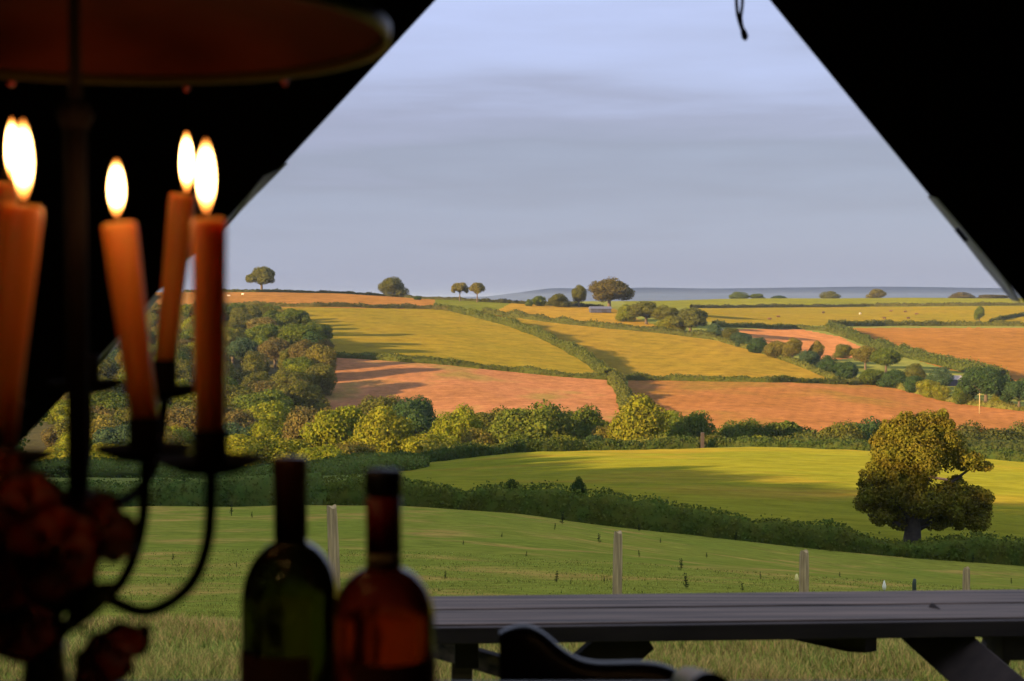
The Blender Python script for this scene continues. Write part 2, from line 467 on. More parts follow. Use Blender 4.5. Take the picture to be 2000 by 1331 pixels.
def ico(sub=2):
    bm = bmesh.new(); bmesh.ops.create_icosphere(bm, subdivisions=sub, radius=1)
    V = np.array([v.co[:] for v in bm.verts]); Fc = np.array([[v.index for v in f.verts] for f in bm.faces]); bm.free()
    return V, Fc
ICO_V, ICO_F = ico(2)

def crown_mesh(name, lobes, nleaf, lsize, core=.68, fuzz=.14):
    """lobes: list of (cx,cy,cz, rx,ry,rz)"""
    L = np.array(lobes, float)
    area = (L[:, 3] * L[:, 4] + L[:, 3] * L[:, 5] + L[:, 4] * L[:, 5]); pr = area / area.sum()
    k = rng.choice(len(L), nleaf, p=pr); D = rand_dirs(nleaf)
    rad = 1 - np.abs(rng.normal(0, fuzz, nleaf)) + rng.uniform(0, .20, nleaf)
    C = L[k, :3] + D * L[k, 3:] * rad[:, None]
    keep = np.ones(nleaf, bool)
    for j in range(len(L)):
        q = ((C - L[j, :3]) / L[j, 3:]); keep &= ~((np.linalg.norm(q, axis=1) < .72) & (k != j))
    C, D = C[keep], D[keep]
    V1, F1 = leaves(C, D, lsize)
    Vs, Fs = [V1], []; b = len(V1)
    if core:
        for l_ in L:
            d = 1 + rng.normal(0, .07, (len(ICO_V), 1))
            Vs.append(ICO_V * d * l_[3:] * core + l_[:3]); Fs.append(ICO_F + b); b += len(ICO_V)
    V = np.concatenate(Vs); Fc = [F1] + ([np.concatenate(Fs)] if Fs else [])
    me = fast_mesh(name, V, Fc); me.materials.append(LEAF)
    return me

def round_lobes(n, shape='round', seed=0):
    r_ = np.random.default_rng(seed); Ls = []
    for i in range(n):
        d = r_.normal(size=3); d /= np.linalg.norm(d)
        if d[2] < -.45: d[2] *= -.6
        z = .60 + d[2] * .26
        w = 1.0
        if shape == 'dome': z = .52 + d[2] * .30; w = 1.05 - .25 * max(d[2], 0)
        if shape == 'tall': w = .72; z = .52 + d[2] * .34
        rr = r_.uniform(.09, .21)
        Ls.append((d[0] * .33 * w, d[1] * .33 * w, z, rr, rr, rr * r_.uniform(.75, 1)))
    Ls.append((0, 0, .58, .30, .30, .26))
    return Ls

def trunk_mesh(name, h=.55, r=.035, limbs=5, seed=0):
    r_ = random.Random(seed); mb = MB()
    mb.tube([(0, 0, -.06), (0, 0, .02), (r_.uniform(-.01, .01), 0, h * .5), (.01, .01, h)], [r * 1.7, r * 1.25, r * .9, r * .5], 10)
    for i in range(limbs):
        a = i * 2.4 + r_.random(); z = h * r_.uniform(.45, .8)
        e = (math.cos(a) * .27, math.sin(a) * .27, z + r_.uniform(.1, .25))
        mb.tube([(0, 0, z), (e[0] * .4, e[1] * .4, z + .06), e], [r * .5, r * .35, r * .12], 7)
    me = bpy.data.meshes.new(name); me.from_pydata(mb.v, [], mb.f); me.materials.append(BARK)
    return me

CROWNS = {}
for i, (shape, n_, nl, ls) in enumerate([('round', 24, 13000, .037), ('dome', 24, 13000, .037), ('round', 34, 13000, .036), ('tall', 24, 12000, .036), ('dome', 32, 14000, .036)]):
    CROWNS[i] = (crown_mesh('crown', round_lobes(n_, shape, 40 + i), nl, ls), trunk_mesh('trunk', .5, .036, 5, i))
# bush prototypes: foliage down to the ground
def bush_lobes(seed):
    r_ = np.random.default_rng(seed); Ls = []
    for i in range(13):
        a = r_.uniform(0, 6.28); d = r_.uniform(.1, .36); z = r_.uniform(.18, .78) * (1 - d * .6)
        rr = r_.uniform(.15, .24); Ls.append((math.cos(a) * d, math.sin(a) * d, z, rr, rr, rr))
    Ls.append((0, 0, .4, .34, .34, .38)); return Ls
for i in range(3):
    CROWNS['b%d' % i] = (crown_mesh('crown', bush_lobes(70 + i), 11000, .038), trunk_mesh('trunk', .3, .02, 3, 9 + i))
# open airy crown on a visible stem, for the wind-shaped ridge trees
airy = [(-.28, 0, .70, .17, .17, .15), (-.1, .1, .82, .2, .2, .15), (.12, -.05, .84, .2, .2, .14), (.3, 0, .68, .18, .18, .15), (.1, .2, .7, .17, .17, .14), (-.1, -.2, .7, .17, .17, .14), (-.38, 0, .56, .1, .1, .1), (.4, .03, .55, .1, .1, .1), (0, 0, .66, .18, .18, .14)]
CROWNS['airy'] = (crown_mesh('crown', airy, 3600, .05), trunk_mesh('trunk', .6, .03, 5, 33))

GREEN = (.085, .115, .018); YEL = (.18, .185, .018); OLIVE = (.10, .105, .02); BROWN = (.12, .10, .03)
DARK = (.045, .08, .025); BLUE = (.055, .09, .04); TAWNY = (.14, .125, .025); LIME = (.155, .175, .016)

def tree(name, label, cat, base, w, h, color, kind=0, group=None, rz=None, parts=('crown', 'trunk')):
    cm, tm = CROWNS[kind]
    t = thing(name, label, cat, base, group, rng.uniform(0, 6.28) if rz is None else rz)
    t.scale = (w, w, h)
    c = bpy.data.objects.new('crown', cm); link(c, t)
    v = rng.uniform(.88, 1.12); c.color = (color[0] * v, color[1] * v, color[2] * v, 1)
    link(bpy.data.objects.new('trunk', tm), t)
    return t

def tree_px(name, label, cat, px, top, wpx, Y, color, kind=0, group=None, base_py=None):
    b = at(px, Y)
    if base_py is not None: b = hit(px, base_py, 230); Y = b.y
    zt = P3(px, top, Y).z; h = max((zt - b.z) / .97, 1.5)
    return tree(name, label, cat, b - Vector((0, 0, .1)), wpx / F * Y / .92, h, color, kind, group)

# hedges
def hedge(label, pts, h, w, lsize, color, dens=1.0, group='hedges dividing the fields', world=False, rough=.18):
    P = [Vector(p) for p in pts] if world else [hit(*p) if len(p) == 2 else at(p[0], p[1]) for p in pts]
    # resample
    seg = []; 
    for a, b in zip(P[:-1], P[1:]):
        d = (b - a); d.z = 0; n_ = max(int(d.length / (w * .45)), 1)
        for i in range(n_): seg.append(a.lerp(b, i / n_))
    seg.append(P[-1]); n = len(seg)
    X = np.array([p.x for p in seg]); Y = np.array([p.y for p in seg])
    for _ in range(2):
        X[1:-1] = (X[:-2] + 2 * X[1:-1] + X[2:]) / 4; Y[1:-1] = (Y[:-2] + 2 * Y[1:-1] + Y[2:]) / 4
    Z = ground(X, Y); tx, ty = np.gradient(X), np.gradient(Y); tl = np.hypot(tx, ty); tx /= tl; ty /= tl
    nx, ny = -ty, tx
    hh = h * (1 + np.convolve(rng.normal(0, rough * 2.2, n + 8), np.ones(5) / 5, 'same')[4:-4]); hh = np.clip(hh, h * .55, h * 1.7)
    ww = w * (1 + np.convolve(rng.normal(0, .3, n + 8), np.ones(5) / 5, 'same')[4:-4])
    sec = [(-.42, -.15), (-.46, .4), (-.33, .78), (0, .88), (.33, .78), (.46, .4), (.42, -.15)]
    V = []
    for s_, t_ in sec:
        j = rng.normal(0, .05, n)
        V.append(np.stack([X + nx * ww * (s_ + j), Y + ny * ww * (s_ + j), Z + hh * (t_ + rng.normal(0, .03, n))], 1))
    V = np.stack(V, 1); k = len(sec); core = V.reshape(-1, 3)
    idn = np.arange(n * k).reshape(n, k)
    q = np.stack([idn[:-1, :-1], idn[:-1, 1:], idn[1:, 1:], idn[1:, :-1]], -1).reshape(-1, 4)
    L = np.sum(np.hypot(np.diff(X), np.diff(Y)))
    m = int(dens * L * (2 * h + w) / (lsize ** 2) * 1.5)
    f = rng.uniform(0, n - 1.001, m); i = f.astype(int); t = f - i
    lp = lambda A: A[i] * (1 - t) + A[i + 1] * t
    a = rng.uniform(0, 1, m)     # around the section
    ang = np.pi * a
    cs = np.cos(ang) * .5; sn = np.minimum(np.sin(ang) ** .6, 1)
    side = rng.random(m) < .45
    sn = np.where(side, rng.uniform(0, .95, m), sn); cs = np.where(side, np.sign(cs) * .49, cs)
    hx, wx = lp(hh), lp(ww)
    C = np.stack([lp(X) + lp(nx) * wx * cs, lp(Y) + lp(ny) * wx * cs, lp(Z) + hx * sn * rng.uniform(.93, 1.06, m)], 1)
    N = np.stack([lp(nx) * np.sign(cs), lp(ny) * np.sign(cs), sn * .8], 1)
    lift = (~side) & (rng.random(m) < .25); C[lift, 2] += rng.exponential(.06, lift.sum()) * h
    V1, F1 = leaves(C, N, lsize, .7)
    me = fast_mesh('hedge', np.concatenate([V1, core]), [F1, q + len(V1)]); me.materials.append(LEAF)
    o = bpy.data.objects.new('hedge', me); link(o); o.color = (*color, 1)
    return tag(o, label, 'hedge', group)

h1 = [Vector((x, 85.0 + 0, 0)) for x in np.linspace(-40, 42, 40)]
def h1y(px): return float(np.interp(px, [p[0] for p in H1], [p[1] for p in H1]))
hedge('long dark clipped hedge along the bottom of the near pasture', [hit(px, h1y(px)) + Vector((0, 1.2, 0)) for px in range(610, 2120, 30)], 1.4, 1.7, .17, (.10, .125, .022), 1.1, rough=.22, world=True)
hedge('low green hedge behind the candelabra at the pasture edge', [hit(px, h1y(px)) + Vector((0, 1.2, 0)) for px in range(-40, 640, 30)], 1.75, 2.0, .17, (.09, .125, .028), 1.0, world=True)
hedge('dark hedge bordering the far edge of the middle meadow, left of the gap', [(770, 181, 0), (800, 184, 0), (900, 195, 0), (1000, 204, 0), (1150, 209, 0), (1290, 211, 0), (1362, 212, 0)], 1.7, 2.2, .3, (.065, .09, .022), 1.2)
hedge('dark hedge bordering the far edge of the middle meadow, right of the gap', [(1385, 212, 0), (1500, 212, 0), (1650, 211, 0), (1800, 210, 0), (2100, 208, 0)], 1.5, 2.0, .3, (.062, .088, .022), 1.2)
hedge('green brambly bank between the near hedge and the yellow bushes', [(-40, 168, 0), (200, 168, 0), (400, 166, 0), (560, 160, 0), (660, 158, 0), (740, 165, 0), (790, 176, 0)], 1.7, 8, .32, (.11, .145, .032), .8, rough=.4)
hedge('yellowish hedge sprawling behind the meadow hedge', [(820, 232, 0), (900, 236, 0), (1000, 240, 0), (1150, 244, 0), (1300, 244, 0)], 3.3, 3.5, .4, (.13, .14, .025), 1.0)
for a_, b_, Yq, hq, cq, lq in [(1380, 1720, 250, 3.4, (.07, .085, .022), 'low tangled scrub strip under the valley trees left of the oak'), (1430, 1720, 330, 7.5, (.055, .075, .024), 'tall dark thicket strip behind the small round valley trees'),
                               (1820, 2120, 260, 5.0, (.06, .075, .022), 'dark thicket strip right of the oak'), (880, 1240, 330, 7.0, (.075, .09, .024), 'olive thicket strip behind the middle of the valley row')]:
    hedge(lq, [(p_, Yq, 0) for p_ in range(a_, b_, 40)], hq, 7, .5, cq, .9, 'scrub in the valley bottom', rough=.4)
hedge('hedge between the tan hill field and the left stubble field', [(640, 698), (700, 701), (800, 708), (900, 716), (1000, 726), (1100, 736), (1186, 742)], 2.3, 3, .6, (.085, .10, .02), 1.1)
hedge('hedge along the top of the wide right stubble field', [(1200, 742), (1300, 743), (1400, 745), (1500, 747), (1600, 749), (1650, 751)], 2.1, 2.6, .6, (.085, .10, .02), 1.1)
hedge('hedge running diagonally down the hill between the two tan fields', [(850, 604), (880, 607), (940, 622), (1000, 638), (1050, 656), (1100, 680), (1145, 706), (1192, 740)], 3.6, 4.5, .7, (.10, .12, .025), 1.0)
hedge('bushy hedge dropping between the two stubble fields', [(1200, 745), (1212, 765), (1222, 790), (1232, 815)], 3.4, 5, .6, (.11, .12, .025), 1.0)
hedge('thin hedge across the hill below the top stubble strip', [(380, 597), (500, 599), (620, 600), (740, 602), (840, 604), (885, 608)], 2.4, 3, .8, (.10, .095, .025), 1.0)
hedge('hedge above the middle tan field below the hay strip', [(945, 611), (1020, 622), (1100, 633), (1200, 643), (1300, 652), (1400, 665)], 3.2, 3.5, .8, (.075, .085, .022), 1.0)
hedge('sloping hedge along the right edge of the middle tan field', [(1400, 665), (1460, 682), (1520, 700), (1580, 722), (1640, 748)], 2.2, 3, .7, (.11, .12, .025), 1.0)
hedge('dark hedge along the crest of the left hill', [(360, 570), (500, 571), (640, 573), (750, 578), (850, 585), (940, 590)], 1.7, 3, .9, (.06, .065, .022), 1.0)
hedge('low hedge on the hill crest beside the farm trees', [(940, 590), (1000, 593), (1080, 597), (1180, 602)], 2.2, 3, .9, (.065, .07, .022), 1.0)
hedge('dark hedge under the green strip of the right ridge', [(1350, 602), (1500, 601), (1700, 599), (1900, 598), (2100, 598)], 2.8, 4, 1.1, (.085, .085, .02), 1.0)
hedge('hedge between the yellow pasture and the far tan field', [(1620, 638), (1720, 637), (1850, 637), (2100, 636)], 3.6, 4, 1.0, (.10, .105, .02), 1.0)
hedge('hedge above the small orange stubble field', [(1395, 638), (1450, 640), (1550, 642), (1620, 648), (1660, 662)], 3, 4, .9, (.10, .115, .025), 1.0)
hedge('broad hedge slanting down beside the far tan field', [(1620, 646), (1680, 668), (1740, 690), (1800, 705), (1870, 722), (1960, 742)], 5, 6, .8, (.085, .11, .025), 1.0)
hedge('low hedge above the right end of the stubble field', [(1650, 752), (1720, 750), (1790, 768), (1850, 784), (1930, 795), (2000, 803), (2100, 815)], 2.4, 4, .6, (.13, .135, .03), 1.0)
hedge('far hedge slanting up at the right edge of the yellow pasture', [(1935, 630), (1970, 622), (2000, 617), (2060, 612)], 2.5, 3, .9, (.09, .10, .025), 1.0)

# the wood on the left slope
WOODP = [(430, 588), (500, 602), (560, 636), (610, 650), (645, 690), (655, 730), (640, 775), (600, 800), (560, 840), (560, 930), (60, 930), (60, 600), (300, 590)]
wcols = [OLIVE, TAWNY, GREEN, GREEN, LIME, OLIVE, OLIVE, BROWN]
WN = {OLIVE: 'olive', TAWNY: 'tawny', BROWN: 'brownish', GREEN: 'mid green', LIME: 'lime green', DARK: 'dark green', YEL: 'bright yellow green', BLUE: 'bluish dark'}
def wlabel(c, y, x):
    a = 'top' if y < 680 else 'upper middle' if y < 760 else 'lower middle' if y < 860 else 'bottom'
    b_ = 'behind the candelabra stem' if x < 280 else 'behind the candles' if x < 445 else 'right of the candles'
    return '%s tree in the %s of the wood, %s' % (WN[c], a, b_)
for px, top, by, w_, c_, lb in [(470, 604, 655, 52, OLIVE, 'tall olive tree at the top of the wood just right of the candles'), (520, 612, 668, 56, TAWNY, 'tall tawny tree along the top edge of the wood'),
        (568, 626, 690, 56, OLIVE, 'tall olive tree where the top edge of the wood starts to fall'), (612, 640, 712, 60, DARK, 'tall dark tree at the right shoulder of the wood'),
        (632, 664, 742, 60, TAWNY, 'tall tawny tree on the right edge of the wood beside the tan field'), (622, 700, 775, 64, OLIVE, 'tall olive tree on the right edge of the wood beside the stubble'),
        (430, 590, 640, 50, DARK, 'dark tree at the top of the wood touching the rightmost candle'), (590, 655, 730, 56, BROWN, 'tall brownish tree inside the right shoulder of the wood'), (575, 735, 800, 80, BROWN, 'broad brownish tree low on the right edge of the wood')]:
    b = hit(px, by, 400); zt = P3(px, top, b.y).z
    tree('tree', lb, 'tree', b, w_ / F * b.y / .86, (zt - b.z) / .95, c_, 'b%d' % (px % 3), 'trees of the wood on the left slope')
for i, Ye in enumerate(np.arange(548, 860, 6.5)):
    for back in (0, 28):
        pe = float(np.interp(Ye, [540, 600, 660, 720, 780, 860], [655, 650, 632, 590, 545, 470])) - back + random.uniform(-5, 5)
        b = at(pe, Ye + random.uniform(-2, 2)); qx, qy = [float(v) for v in proj(b.x, b.y, b.z)]
        h_ = min((qy - float(np.interp(qx, [400, 430, 500, 560, 620, 645, 660], [590, 592, 606, 634, 648, 672, 700]))) * b.y / F, random.uniform(10, 15))
        if h_ < 3.5: continue
        c_ = random.choice([OLIVE, TAWNY, GREEN, BROWN, DARK, OLIVE])
        tree('tree', wlabel(c_, qy, qx), 'tree', b, h_ * .8 + 2, h_, c_, 'b%d' % (i % 3), 'trees of the wood on the left slope')
cnt = 0; Yr = 262.0
while Yr < 900:
    s_ = 12.8 if Yr < 500 else 15.5
    px_step = s_ / Yr * F
    px = 110 + random.uniform(0, px_step)
    while px < 660:
        b = at(px, Yr + random.uniform(-4, 4)); qx, qy = proj(b.x, b.y, b.z); qx, qy = float(qx), float(qy)
        h_ = random.uniform(9, 15) if Yr > 330 else random.uniform(6, 9)
        ok = bool(inpoly(np.array([qx]), np.array([max(min(qy - 6, 925), 592)]), WOODP)[0])
        topy = float(proj(b.x, b.y, b.z + h_)[1])
        if Yr > 640 and qx > 430 and qy - 0 < 640: h_ = min(h_, 12)
        if topy < 590 and Yr > 400: h_ = (qy - 592) * b.y / F
        if ok and h_ > 3.5:
            c_ = random.choice(wcols) if Yr > 360 else random.choice([YEL, LIME, GREEN, TAWNY, YEL])
            if random.random() < .07: c_ = BLUE
            tree('tree', wlabel(c_, qy, qx), 'tree', b, max(h_, 9) * random.uniform(1.05, 1.35), h_, c_, random.choice([0, 1, 2, 4, 'b0', 'b1', 'b2']), 'trees of the wood on the left slope')
            cnt += 1
        px += px_step * random.uniform(.8, 1.15)
    Yr += s_ * (.95 if Yr < 420 else 1.35)
print('wood trees', cnt)

G_V = 'trees in the valley bottom'
VT = [  # px, top, width px, depth, colour, kind, label
    (470, 838, 110, 250, YEL, 'b0', 'bright yellow bush beside the rightmost candle'),
    (545, 842, 100, 254, YEL, 'b1', 'bright yellow bush just above the left bottle'),
    (612, 788, 95, 330, BROWN, 1, 'brownish rounded tree at the corner of the wood, above the bottles'),
    (655, 792, 110, 318, LIME, 0, 'yellow green tree right of the brownish round tree'),
    (742, 768, 80, 395, OLIVE, 1, 'olive tree standing behind the bright yellow tree above the red bottle'),
    (813, 770, 88, 375, DARK, 1, 'dark dome shaped tree against the left stubble field'),
    (700, 800, 70, 350, TAWNY, 0, 'tawny tree between the yellow green tree and the bright yellow tree'),
    (747, 797, 110, 290, YEL, 3, 'bright yellow tree directly above the red capped bottle'),
    (845, 832, 90, 262, YEL, 'b2', 'low bright yellow bush right of the dark dome tree'),
    (893, 797, 80, 315, LIME, 2, 'lime green tree in front of the left stubble field'),
    (935, 820, 70, 300, TAWNY, 'b0', 'small tawny bush in the valley bottom'),
    (965, 792, 90, 365, OLIVE, 4, 'olive tree overlapping the tree shadow on the stubble'),
    (1045, 780, 130, 300, (.10, .125, .02), 4, 'broad green tree in the middle of the valley row'),
    (1132, 797, 88, 320, GREEN, 2, 'green tree right of the broad middle tree'),
    (1193, 810, 66, 300, TAWNY, 'b1', 'orange brown bush left of the tall yellow tree'),
    (1250, 775, 108, 290, YEL, 3, 'tall yellow tree where the two stubble fields meet'),
    (1300, 800, 60, 350, LIME, 0, 'yellow green tree tucked behind the tall yellow tree'),
    (1347, 798, 88, 305, GREEN, 1, 'dark rounded green tree above the gap in the meadow hedge'),
    (1400, 838, 75, 270, OLIVE, 'b2', 'small olive bush right of the hedge gap'),
    (1455, 815, 95, 320, GREEN, 1, 'small round green tree below the wide stubble field'),
    (1495, 840, 62, 280, LIME, 'b0', 'low lime bush between two small round trees'),
    (1533, 820, 100, 325, GREEN, 0, 'second small round green tree below the wide stubble field'),
    (1600, 830, 87, 310, OLIVE, 'b1', 'olive bush left of the big oak'),
    (1640, 826, 87, 315, OLIVE, 2, 'olive tree next to the dark tree left of the oak'),
    (1693, 812, 90, 330, DARK, 4, 'dark tree directly left of the big oak crown'),
    (1780, 830, 80, 320, OLIVE, 1, 'olive tree behind the big oak crown'),
    (1860, 835, 90, 300, OLIVE, 0, 'olive tree peeping out at the right of the oak top'),
    (1915, 822, 100, 300, (.08, .085, .022), 4, 'broad olive tree right of the big oak'),
    (1985, 830, 90, 310, (.075, .085, .022), 2, 'olive tree at the right edge of the valley row'),
    (2060, 830, 90, 310, OLIVE, 2, 'olive tree just past the right edge of the valley row'),
    (1010, 832, 60, 280, GREEN, 'b2', 'green bush at the foot of the broad middle tree'),
    (1105, 838, 70, 272, LIME, 'b0', 'lime bush below the middle of the valley row'),
    (1165, 835, 60, 285, DARK, 'b1', 'dark bush below the orange brown bush'),
    (1310, 842, 60, 262, GREEN, 'b1', 'green bush left of the hedge gap'),
    (1570, 838, 60, 285, DARK, 'b2', 'dark bush between the round green tree and the olive bush'),
    (778, 878, 64, 184, GREEN, 'b1', 'green bush at the left end of the meadow hedge'),
    (700, 893, 90, 190, LIME, 'b2', 'low lime bush above the red capsule of the right bottle'),
    (680, 850, 90, 262, TAWNY, 'b1', 'tawny bush between the two bottles'),
    (620, 862, 90, 250, LIME, 'b2', 'lime bush right of the left bottle neck'),
    (875, 845, 60, 285, GREEN, 'b1', 'green bush under the lime green tree'),
]
for px, top, w_, Y_, c_, k_, lb in VT:
    tree_px('bush' if isinstance(k_, str) else 'tree', lb, 'bush' if isinstance(k_, str) else 'tree', px, top, w_ * 1.22, Y_, c_, k_, G_V)

for i, px in enumerate(range(590, 2080, 31)):
    Yb = 385 + 12 * math.sin(i * 1.7); b = at(px, Yb); top = float(np.interp(px, [590, 850, 1000, 1250, 1400, 1700, 2080], [800, 800, 815, 812, 835, 838, 842])) + random.uniform(-8, 14)
    h_ = P3(px, top, Yb).z - b.z; c_, cn = random.choice([(OLIVE, 'olive'), (GREEN, 'mid green'), (TAWNY, 'tawny'), (LIME, 'lime green')])
    nb = min(VT, key=lambda v: abs(v[0] - px) + abs(v[1] - top) * .3)
    tree('tree', '%s tree in the back row, behind the %s' % (cn, ' '.join(nb[6].split()[:6]).replace(' in the', '').replace(' of the', '')), 'tree', b, max(h_ * .95, 8), h_, c_, 'b%d' % (i % 3), 'back row of valley trees')

G_R = 'trees along the skyline'
RT = [  # px, top, base, width, colour, kind, label
    (511, 519, 570, 58, OLIVE, 1, 'round oak standing alone on the crest, nearest to the candles'),
    (767, 535, 580, 56, OLIVE, 'b2', 'dense round oak alone on the crest, right of the first'),
    (817, 576, 586, 16, DARK, 'b0', 'tiny dark bush on the crest'),
    (898, 553, 589, 36, TAWNY, 'airy', 'left one of the pair of airy wind shaped trees on the crest'),
    (932, 553, 591, 38, TAWNY, 'airy', 'right one of the pair of airy wind shaped trees on the crest'),
    (1034, 582, 598, 16, GREEN, 'b0', 'thin small bush left of the farm trees'),
    (1052, 574, 598, 26, GREEN, 'b1', 'pale bush left of the farm trees'),
    (1092, 569, 600, 42, OLIVE, 'b2', 'squat olive tree among the farm trees'),
    (1131, 558, 600, 36, OLIVE, 3, 'narrow dark tree beside the biggest farm tree'),
    (1190, 541, 606, 88, (.10, .085, .025), 4, 'biggest tree of the skyline, towering over the farm shed'),
]
for px, top, by, w_, c_, k_, lb in RT:
    b = hit(px, by, 500); zt = P3(px, top, b.y).z
    tree('bush' if 'bush' in lb else 'tree', lb, 'bush' if 'bush' in lb else 'tree', b - Vector((0, 0, .2)), w_ / F * b.y / .92, (zt - b.z) / .96, c_, k_, G_R)
G_RR = 'bushes on the right ridge'
for px, top, w_, c_, lb in [(1446, 569, 40, GREEN, 'leftmost rounded tree on the far right ridge'), (1478, 573, 32, GREEN, 'smaller rounded tree next to the leftmost one on the right ridge'),
                            (1521, 577, 34, DARK, 'low dark bush on the right ridge'), (1617, 568, 42, OLIVE, 'flat topped tree in the middle of the right ridge'),
                            (1712, 563, 36, TAWNY, 'tawny round tree on the right ridge'), (1878, 570, 52, BROWN, 'flat brown bush near the tent edge on the right ridge'), (1940, 575, 70, BROWN, 'low brown thicket at the far end of the right ridge')]:
    b = at(px, 1690); zt = P3(px, top, b.y).z
    tree('tree' if 'tree' in lb else 'bush', lb, 'tree' if 'tree' in lb else 'bush', b - Vector((0, 0, 1)), w_ / F * b.y / .92, (zt - b.z + 1) / .9, c_, 'b%d' % (px % 3), G_RR)
# farm side and the scrubby side valley
G_S = 'bushes in the side valley'
SV = [
    (1222, 590, 628, 40, LIME, 'b0', 'yellow green bush right of the farm shed'),
    (1262, 588, 634, 64, OLIVE, 1, 'olive tree right of the farm shed'),
    (1300, 596, 640, 50, OLIVE, 4, 'brownish tree behind the pair of hill trees'),
    (1312, 612, 650, 50, YEL, 'b1', 'bright lime bush at the top of the side valley'),
    (1348, 600, 655, 72, (.095, .105, .025), 1, 'rounded green tree at the head of the side valley'),
    (1395, 628, 660, 36, BLUE, 'b0', 'bluish dark bush below the rounded green tree'),
    (1425, 636, 666, 36, OLIVE, 'b1', 'olive bush at the tip of the small orange field'),
    (1450, 645, 678, 40, BLUE, 'b2', 'bluish bush on the left of the small orange field'),
    (1480, 655, 690, 46, DARK, 'b0', 'dark bush below the small orange field'),
    (1515, 660, 700, 44, TAWNY, 'b1', 'tawny bush in front of the small orange field'),
    (1548, 662, 708, 44, TAWNY, 3, 'tawny upright tree in front of the small orange field'),
    (1580, 680, 716, 46, BLUE, 'b2', 'bluish bush along the valley stream'),
    (1595, 668, 712, 34, TAWNY, 3, 'narrow tawny tree in the side valley'),
    (1620, 690, 728, 46, DARK, 'b0', 'dark bush along the valley stream'),
    (1655, 700, 742, 50, DARK, 'b1', 'dark bush at the corner of the middle tan field'),
    (1648, 668, 700, 40, OLIVE, 'b2', 'olive bush at the right tip of the small orange field'),
    (1690, 676, 722, 52, TAWNY, 0, 'tawny tree in the middle of the side valley'),
    (1700, 716, 752, 50, GREEN, 'b1', 'green bush above the stubble field corner'),
    (1730, 682, 730, 56, GREEN, 2, 'green tree below the slanting far hedge'),
    (1745, 716, 758, 50, DARK, 'b2', 'dark bush right of the stubble field corner'),
    (1785, 705, 745, 44, OLIVE, 'b0', 'olive bush left of the pale valley shed'),
    (1790, 728, 768, 46, DARK, 'b1', 'dark bush under the olive valley bush'),
    (1815, 736, 776, 46, YEL, 'b2', 'bright yellow bush in the side valley'),
    (1832, 712, 752, 50, BLUE, 'b0', 'bluish bush behind the pale valley shed'),
    (1838, 748, 782, 36, YEL, 'b1', 'second bright yellow bush just in front of the valley shed'),
    (1882, 745, 790, 40, GREEN, 'b1', 'green bush right of the valley shed'),
    (1925, 715, 795, 92, DARK, 1, 'large dark rounded tree on the right of the side valley'),
    (1955, 755, 797, 40, YEL, 'b0', 'yellow bush between the two large dark trees'),
    (1990, 738, 802, 66, DARK, 4, 'large dark tree at the right edge above the stubble field'),
]
for px, top, by, w_, c_, k_, lb in SV:
    b = hit(px, by, 450); zt = P3(px, top, b.y).z
    nm = 'bush' if 'bush' in lb else 'tree'
    tree(nm, lb, nm, b - Vector((0, 0, .2)), w_ / F * b.y / .88, (zt - b.z) / .94, c_, k_, G_S)
b = hit(1913, 632, 700); zt = P3(1913, 598, b.y).z
tree('tree', 'small thin tree alone in the yellow pasture near the tent edge', 'tree', b, 26 / F * b.y, zt - b.z, GREEN, 3)

# saplings growing out of the long near hedge
for px, top, w_, k_, lb in [(1002, 930, 46, 'b0', 'rounded dark sapling sticking out of the long near hedge'), (1133, 936, 36, 3, 'pointed dark sapling sticking out of the long near hedge')]:
    b = hit(px, h1y(px)) + Vector((0, 1.8, 0)); zt = P3(px, top, b.y).z
    tree('sapling', lb, 'tree', b, w_ / F * b.y / .85, (zt - b.z) / .95, (.045, .07, .02), k_)

# row of trees left of the tent, out of the picture: it keeps the near slope in shade
Yt = -95.0
while Yt < 166:
    for row in (0, 1):
        X_ = -60 - row * 9 + random.uniform(-2, 2); Y_ = Yt + row * 4 + random.uniform(-1.5, 1.5)
        zt = 10.9 + (2.7 if Y_ < 100 else .4) - .109 * Y_ + random.uniform(-1.2, .8) + row * 1.2; zb = gz(X_, Y_)
        h_ = max((zt - zb) / .93, 6)
        tree('shelterbelt_tree', 'tall tree in the row left of the tent', 'tree', (X_, Y_, zb), 14, h_, GREEN, random.choice(['b0', 'b1', 'b2']), 'row of trees left of the tent', parts=())
    Yt += 6.4

# the big oak
oakb = hit(1788, 1075) + Vector((0, .8, 0)); OY = oakb.y; ms = OY / F
def ok(px, py, dy, r, ry=None, rz=None):
    p = P3(px, py, OY); return (p.x - oakb.x, dy, p.z - oakb.z, r * ms, (ry or r) * ms, (rz or r) * ms)
ol = [ok(1765, 850, 0, 42), ok(1820, 845, .6, 44), ok(1735, 885, -.3, 40), ok(1790, 885, -.9, 48), ok(1850, 880, .5, 46), ok(1890, 900, 0, 32, rz=22), ok(1925, 912, .2, 18, rz=11),
      ok(1800, 830, .2, 22), ok(1768, 822, 0, 18), ok(1838, 828, .4, 24), ok(1720, 860, .3, 20),
      ok(1715, 965, 0, 42, rz=30), ok(1695, 985, .6, 26, rz=22), ok(1750, 955, -.8, 42, rz=34), ok(1790, 975, -1.2, 46, rz=34), ok(1840, 975, -.6, 46, rz=36), ok(1890, 985, .2, 44, rz=36), ok(1915, 1000, .5, 30, rz=28), ok(1905, 1020, -.3, 28, rz=20),
      ok(1860, 1010, -.4, 30, rz=20), ok(1720, 1005, -.4, 30, rz=18), ok(1760, 1000, .5, 34, rz=22), ok(1870, 955, .6, 30, rz=22), ok(1740, 935, .8, 30, rz=20), ok(1800, 930, 1.4, 44, rz=34), ok(1780, 985, 1.6, 50, rz=34), ok(1860, 990, 1.5, 46, rz=30), ok(1795, 880, 1.5, 50)]
